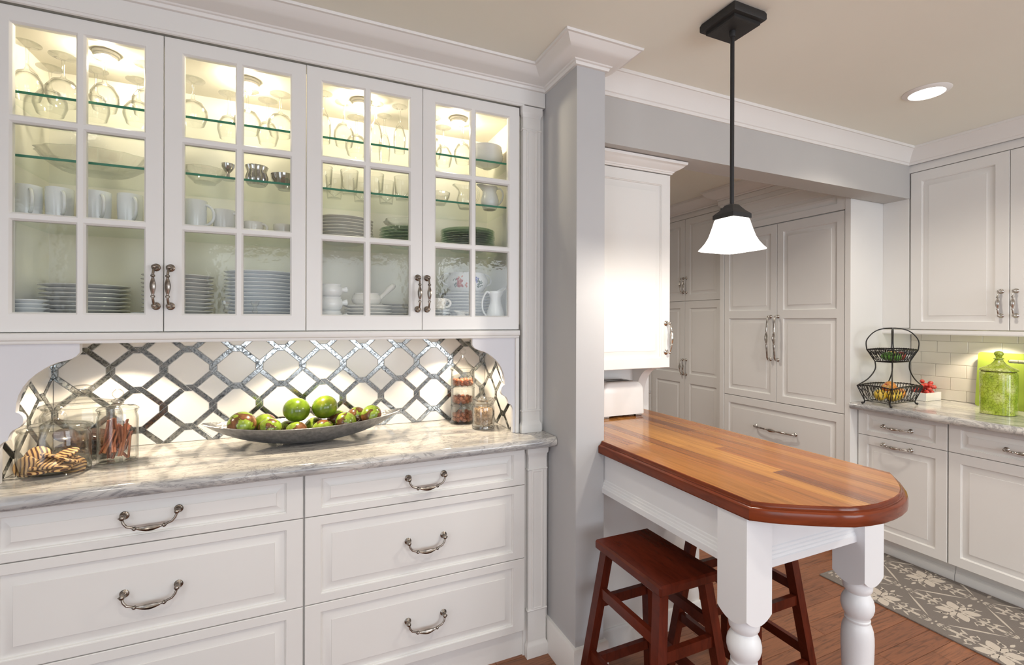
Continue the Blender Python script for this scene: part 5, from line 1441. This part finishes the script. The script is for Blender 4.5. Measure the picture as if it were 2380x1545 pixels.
def sqlathe(P, e=5.0, seg=56, sx=1, sy=1):
    V = []; F = []
    for h, z in P:
        for i in range(seg):
            a = 2*PI*(i+.5)/seg; c_, s__ = math.cos(a), math.sin(a); r = h/((abs(c_)**e+abs(s__)**e)**(1/e)); V.append((r*c_*sx, r*s__*sy, z))
    for k in range(len(P)-1):
        for i in range(seg): j = (i+1) % seg; F.append((k*seg+i, k*seg+j, (k+1)*seg+j, (k+1)*seg+i))
    F.append(tuple(reversed(range(seg)))); F.append(tuple((len(P)-1)*seg+i for i in range(seg)))
    return MB().add(V, F)
obj('body', sqlathe([(.066, 0), (.069, .002), (.0695, .02), (.070, .12), (.0705, .212), (.0685, .222), (.064, .226)], 3.2), M['crackle'], cn_, angle=50)
obj('rim_line', sqlathe([(.0655, .2265), (.0655, .2288)], 3.2), flat('brown_unglazed_rim', (.10, .06, .02), .6), cn_, angle=50)
lid_ = sqlathe([(.0725, .2292), (.0745, .231), (.0745, .236), (.070, .241), (.052, .250), (.032, .263), (.020, .279), (.016, .289)], 2.6)
obj('lid', lid_, M['crackle'], cn_, angle=50)
obj('lid_knob', MB().lathe([(.0145, .2895), (.021, .292), (.021, .296), (.012, .300), (.014, .308), (.019, .316), (.019, .324), (.014, .331), (.0005, .335)], seg=28, cap1=False), M['crackle'], cn_, angle=50)
# cutting boards leaning on the tiles
def board(name, W, H, t, mat, label, X, Y, tilt, slot):
    seg = 40; V = []; F = []
    def rr(cx_, cy_, hw, hh, rad):
        out_ = []
        for q, (sx, sy) in enumerate(((1, 1), (-1, 1), (-1, -1), (1, -1))):
            for k in range(seg//4):
                a = PI/2*q+PI/2*k/(seg//4-1); out_.append((cx_+sx*(hw-rad)+rad*math.cos(a), cy_+sy*(hh-rad)+rad*math.sin(a)))
        return out_
    o_1 = rr(0, H/2, W/2, H/2, .014); o_2 = rr(slot[0], slot[1], slot[2], slot[3], slot[3]*.98)
    n = len(o_1)
    for y_ in (0, t):
        V += [(u, y_, z) for u, z in o_1]; V += [(u, y_, z) for u, z in o_2]
    for k in range(n):
        j = (k+1) % n
        F += [(k, j, n+j, n+k), (2*n+k, 3*n+k, 3*n+j, 2*n+j), (k, 2*n+k, 2*n+j, j), (n+k, n+j, 3*n+j, 3*n+k)]
    t_ = thing(name, label, 'cutting board', (X, Y, ZR), RZ)
    obj('slab', MB().add(V, F), mat, t_, None, (-tilt, 0, 0), 30); return t_
M['board'] = flat('lime_plastic', (.27, .35, .05), .35); M['board2'] = flat('green_plastic', (.16, .30, .02), .35)
board('cutting_board', .36, .315, .008, M['board'], 'lime green plastic cutting board leaning behind the canister', 3.612, 1.265, .12, (.0, .270, .050, .010))
board('cutting_board', .30, .250, .008, M['board2'], 'darker green plastic cutting board leaning farther right behind the canister', 3.585, 1.030, .12, (.0, .215, .040, .009))

# ================================================================== rug
rg = thing('rug', 'grey woven runner rug with cream flower medallions along the base cabinets', 'rug', (2.9, .6, 0))
m, nt, out = new_mat('grey_weave'); b = pbsdf(nt, out, (.2,.18,.165), .95, 0, .1)
mp = geo_map(nt, (1,1,1)); 
w1 = N(nt, 'ShaderNodeTexWave', i_Scale=75.0, i_Distortion=1.5, i_Detail=2.0); w1.bands_direction = 'X'; nt.links.new(mp.outputs[0], w1.inputs[0])
w2 = N(nt, 'ShaderNodeTexWave', i_Scale=110.0, i_Distortion=1.0); w2.bands_direction = 'Y'; nt.links.new(mp.outputs[0], w2.inputs[0])
ml = N(nt, 'ShaderNodeMath', operation='MULTIPLY'); nt.links.new(w1.outputs[1], ml.inputs[0]); nt.links.new(w2.outputs[1], ml.inputs[1])
r = ramp(nt, [(.0, (.16,.14,.125)), (.5, (.30,.265,.24)), (1, (.40,.36,.325))]); nt.links.new(ml.outputs[0], r.inputs[0]); nt.links.new(r.outputs[0], b.inputs['Base Color']); bump(nt, b, ml.outputs[0], .6, .002)
M['weave'] = m
m, nt, out = new_mat('cream_weave'); b = pbsdf(nt, out, (.56,.50,.43), .95, 0, .1)
mp = geo_map(nt, (1,1,1)); n_ = N(nt, 'ShaderNodeTexNoise', i_Scale=420.0); nt.links.new(mp.outputs[0], n_.inputs[0]); bump(nt, b, n_.outputs[0], .6, .002); M['cream'] = m
RX0, RX1, RY0, RY1 = 2.600, 3.188, -1.2, 1.690
obj('ground_weave', MB().box(RX0-2.9, RY0-.6, .0005, RX1-2.9, RY1-.6, .0060, .001), M['weave'], rg)
bd = MB().box(RX0-2.9-.004, RY0-.6, .0004, RX0-2.9+.004, RY1-.6, .0066, .001).box(RX1-2.9-.004, RY0-.6, .0004, RX1-2.9+.004, RY1-.6, .0066, .001).box(RX0-2.9, RY1-.604, .0004, RX1-2.9, RY1-.596, .0066, .001)
obj('binding', bd, M['weave'], rg)
pat = MB()
def leaf(cx_, cy_, ang, L, w, off=.0, notch=0.0, z=.0068, n=12, bend=0.0):
    """teardrop starting off from the centre, pointing along ang"""
    pts = []
    for k in range(n):
        t = 2*PI*k/n; u = (1-math.cos(t))/2; v = math.sin(t)*(math.sin(PI*u**.75))**.6 if 0 < u < 1 else 0
        if notch and abs(t-PI) < .3: u -= notch
        x = off+u*L; y_ = v*w+bend*(u*u)*L
        px, py = cx_+x*math.cos(ang)-y_*math.sin(ang), cy_+x*math.sin(ang)+y_*math.cos(ang)
        pts.append((px, py))
    pts = dedupe(pts)
    c = pts
    for ax, val, ge in ((0, RX0+.006, True), (0, RX1-.006, False), (1, RY1-.008, False), (1, RY0+.006, True)):
        c = clip(c, ax, val, ge)
        if len(c) < 3: return
    c = dedupe(c)
    if len(c) < 3: return
    pat.add([(p[0]-2.9, p[1]-.6, z) for p in c]+[(p[0]-2.9, p[1]-.6, .0059) for p in c], [tuple(range(len(c)))]+[(i, (i+1) % len(c), len(c)+(i+1) % len(c), len(c)+i) for i in range(len(c))])
def curl(cx_, cy_, ang, mir, R, off_u, off_v, a0, a1, w):
    pts = []
    n = 12
    for side in (1, -1):
        seq = range(n+1) if side == 1 else range(n, -1, -1)
        for k in seq:
            t = k/n; a = a0+(a1-a0)*t; r_ = R*(1-.35*t); ww = w*math.sin(PI*min(1, .12+t*.88))**.5
            u = off_u+(r_+side*ww)*math.cos(a); v = (off_v+(r_+side*ww)*math.sin(a))*mir
            pts.append((cx_+u*math.cos(ang)-v*math.sin(ang), cy_+u*math.sin(ang)+v*math.cos(ang)))
    for k in range(n):
        q = [pts[k], pts[k+1], pts[2*n-k], pts[2*n+1-k]]
        c = q
        for ax, val, ge in ((0, RX0+.006, True), (0, RX1-.006, False), (1, RY1-.008, False), (1, RY0+.006, True)):
            c = clip(c, ax, val, ge)
            if len(c) < 3: break
        if len(c) < 3: continue
        pat.add([(p[0]-2.9, p[1]-.6, .0068) for p in c], [tuple(range(len(c)))])
def medallion(cx_, cy_):
    for k in range(4):
        leaf(cx_, cy_, PI/4+k*PI/2, .082, .024, .010, .10); leaf(cx_, cy_, PI/4+k*PI/2, .030, .0045, .014, z=.0067)
        leaf(cx_, cy_, k*PI/2, .062, .012, .010)
    for s in (0, PI):        # long axis along the runner
        A = PI/2+s
        leaf(cx_, cy_, A, .070, .010, .125, z=.0068)
        leaf(cx_, cy_, A, .045, .006, .078)
        for mi in (-1, 1):
            curl(cx_, cy_, A, mi, .018, .088, .026, -2.6, 2.4, .0045)
            curl(cx_, cy_, A, mi, .014, .122, .016, -2.2, 2.2, .004)
            leaf(cx_, cy_, A+mi*.24, .040, .006, .118, bend=mi*.35)
            leaf(cx_, cy_, A+mi*.42, .030, .007, .082, bend=mi*.5)
        B = s
        leaf(cx_, cy_, B, .040, .007, .092)
        for mi in (-1, 1):
            curl(cx_, cy_, B, mi, .015, .072, .022, -2.6, 2.4, .004)
            leaf(cx_, cy_, B+mi*.32, .032, .006, .080, bend=mi*.5)
def small(cx_, cy_):
    for s in (0, PI):
        for a, L in ((0, .030), (.5, .022), (-.5, .022)):
            leaf(cx_, cy_, PI/2+s+a, L, .0042, .010 if a == 0 else .014)
            leaf(cx_, cy_, PI/2+s+a*.8, .016, .003, .042)
        leaf(cx_, cy_, s, .018, .004, .008)
def line(x0, y0, x1, y1):
    L = math.hypot(x1-x0, y1-y0); leaf(x0, y0, math.atan2(y1-y0, x1-x0), L-.10, .0055, .05, n=10)
PXR, PYR = .205, .225
for i in range(-3, 4):
    for j in range(-9, 5):
        x, y_ = 2.873+i*PXR, 1.209+j*PYR
        if x < RX0-.1 or x > RX1+.1 or y_ > RY1+.1 or y_ < RY0-.1: continue
        if (i+j) % 2 == 0: medallion(x, y_)
        else:
            small(x, y_)
            line(x, y_, x+PXR, y_+PYR); line(x, y_, x+PXR, y_-PYR)
o = obj('woven_pattern', pat, M['cream'], rg, fix=True); o['kind'] = 'stuff'
bpy.context.view_layer.update()
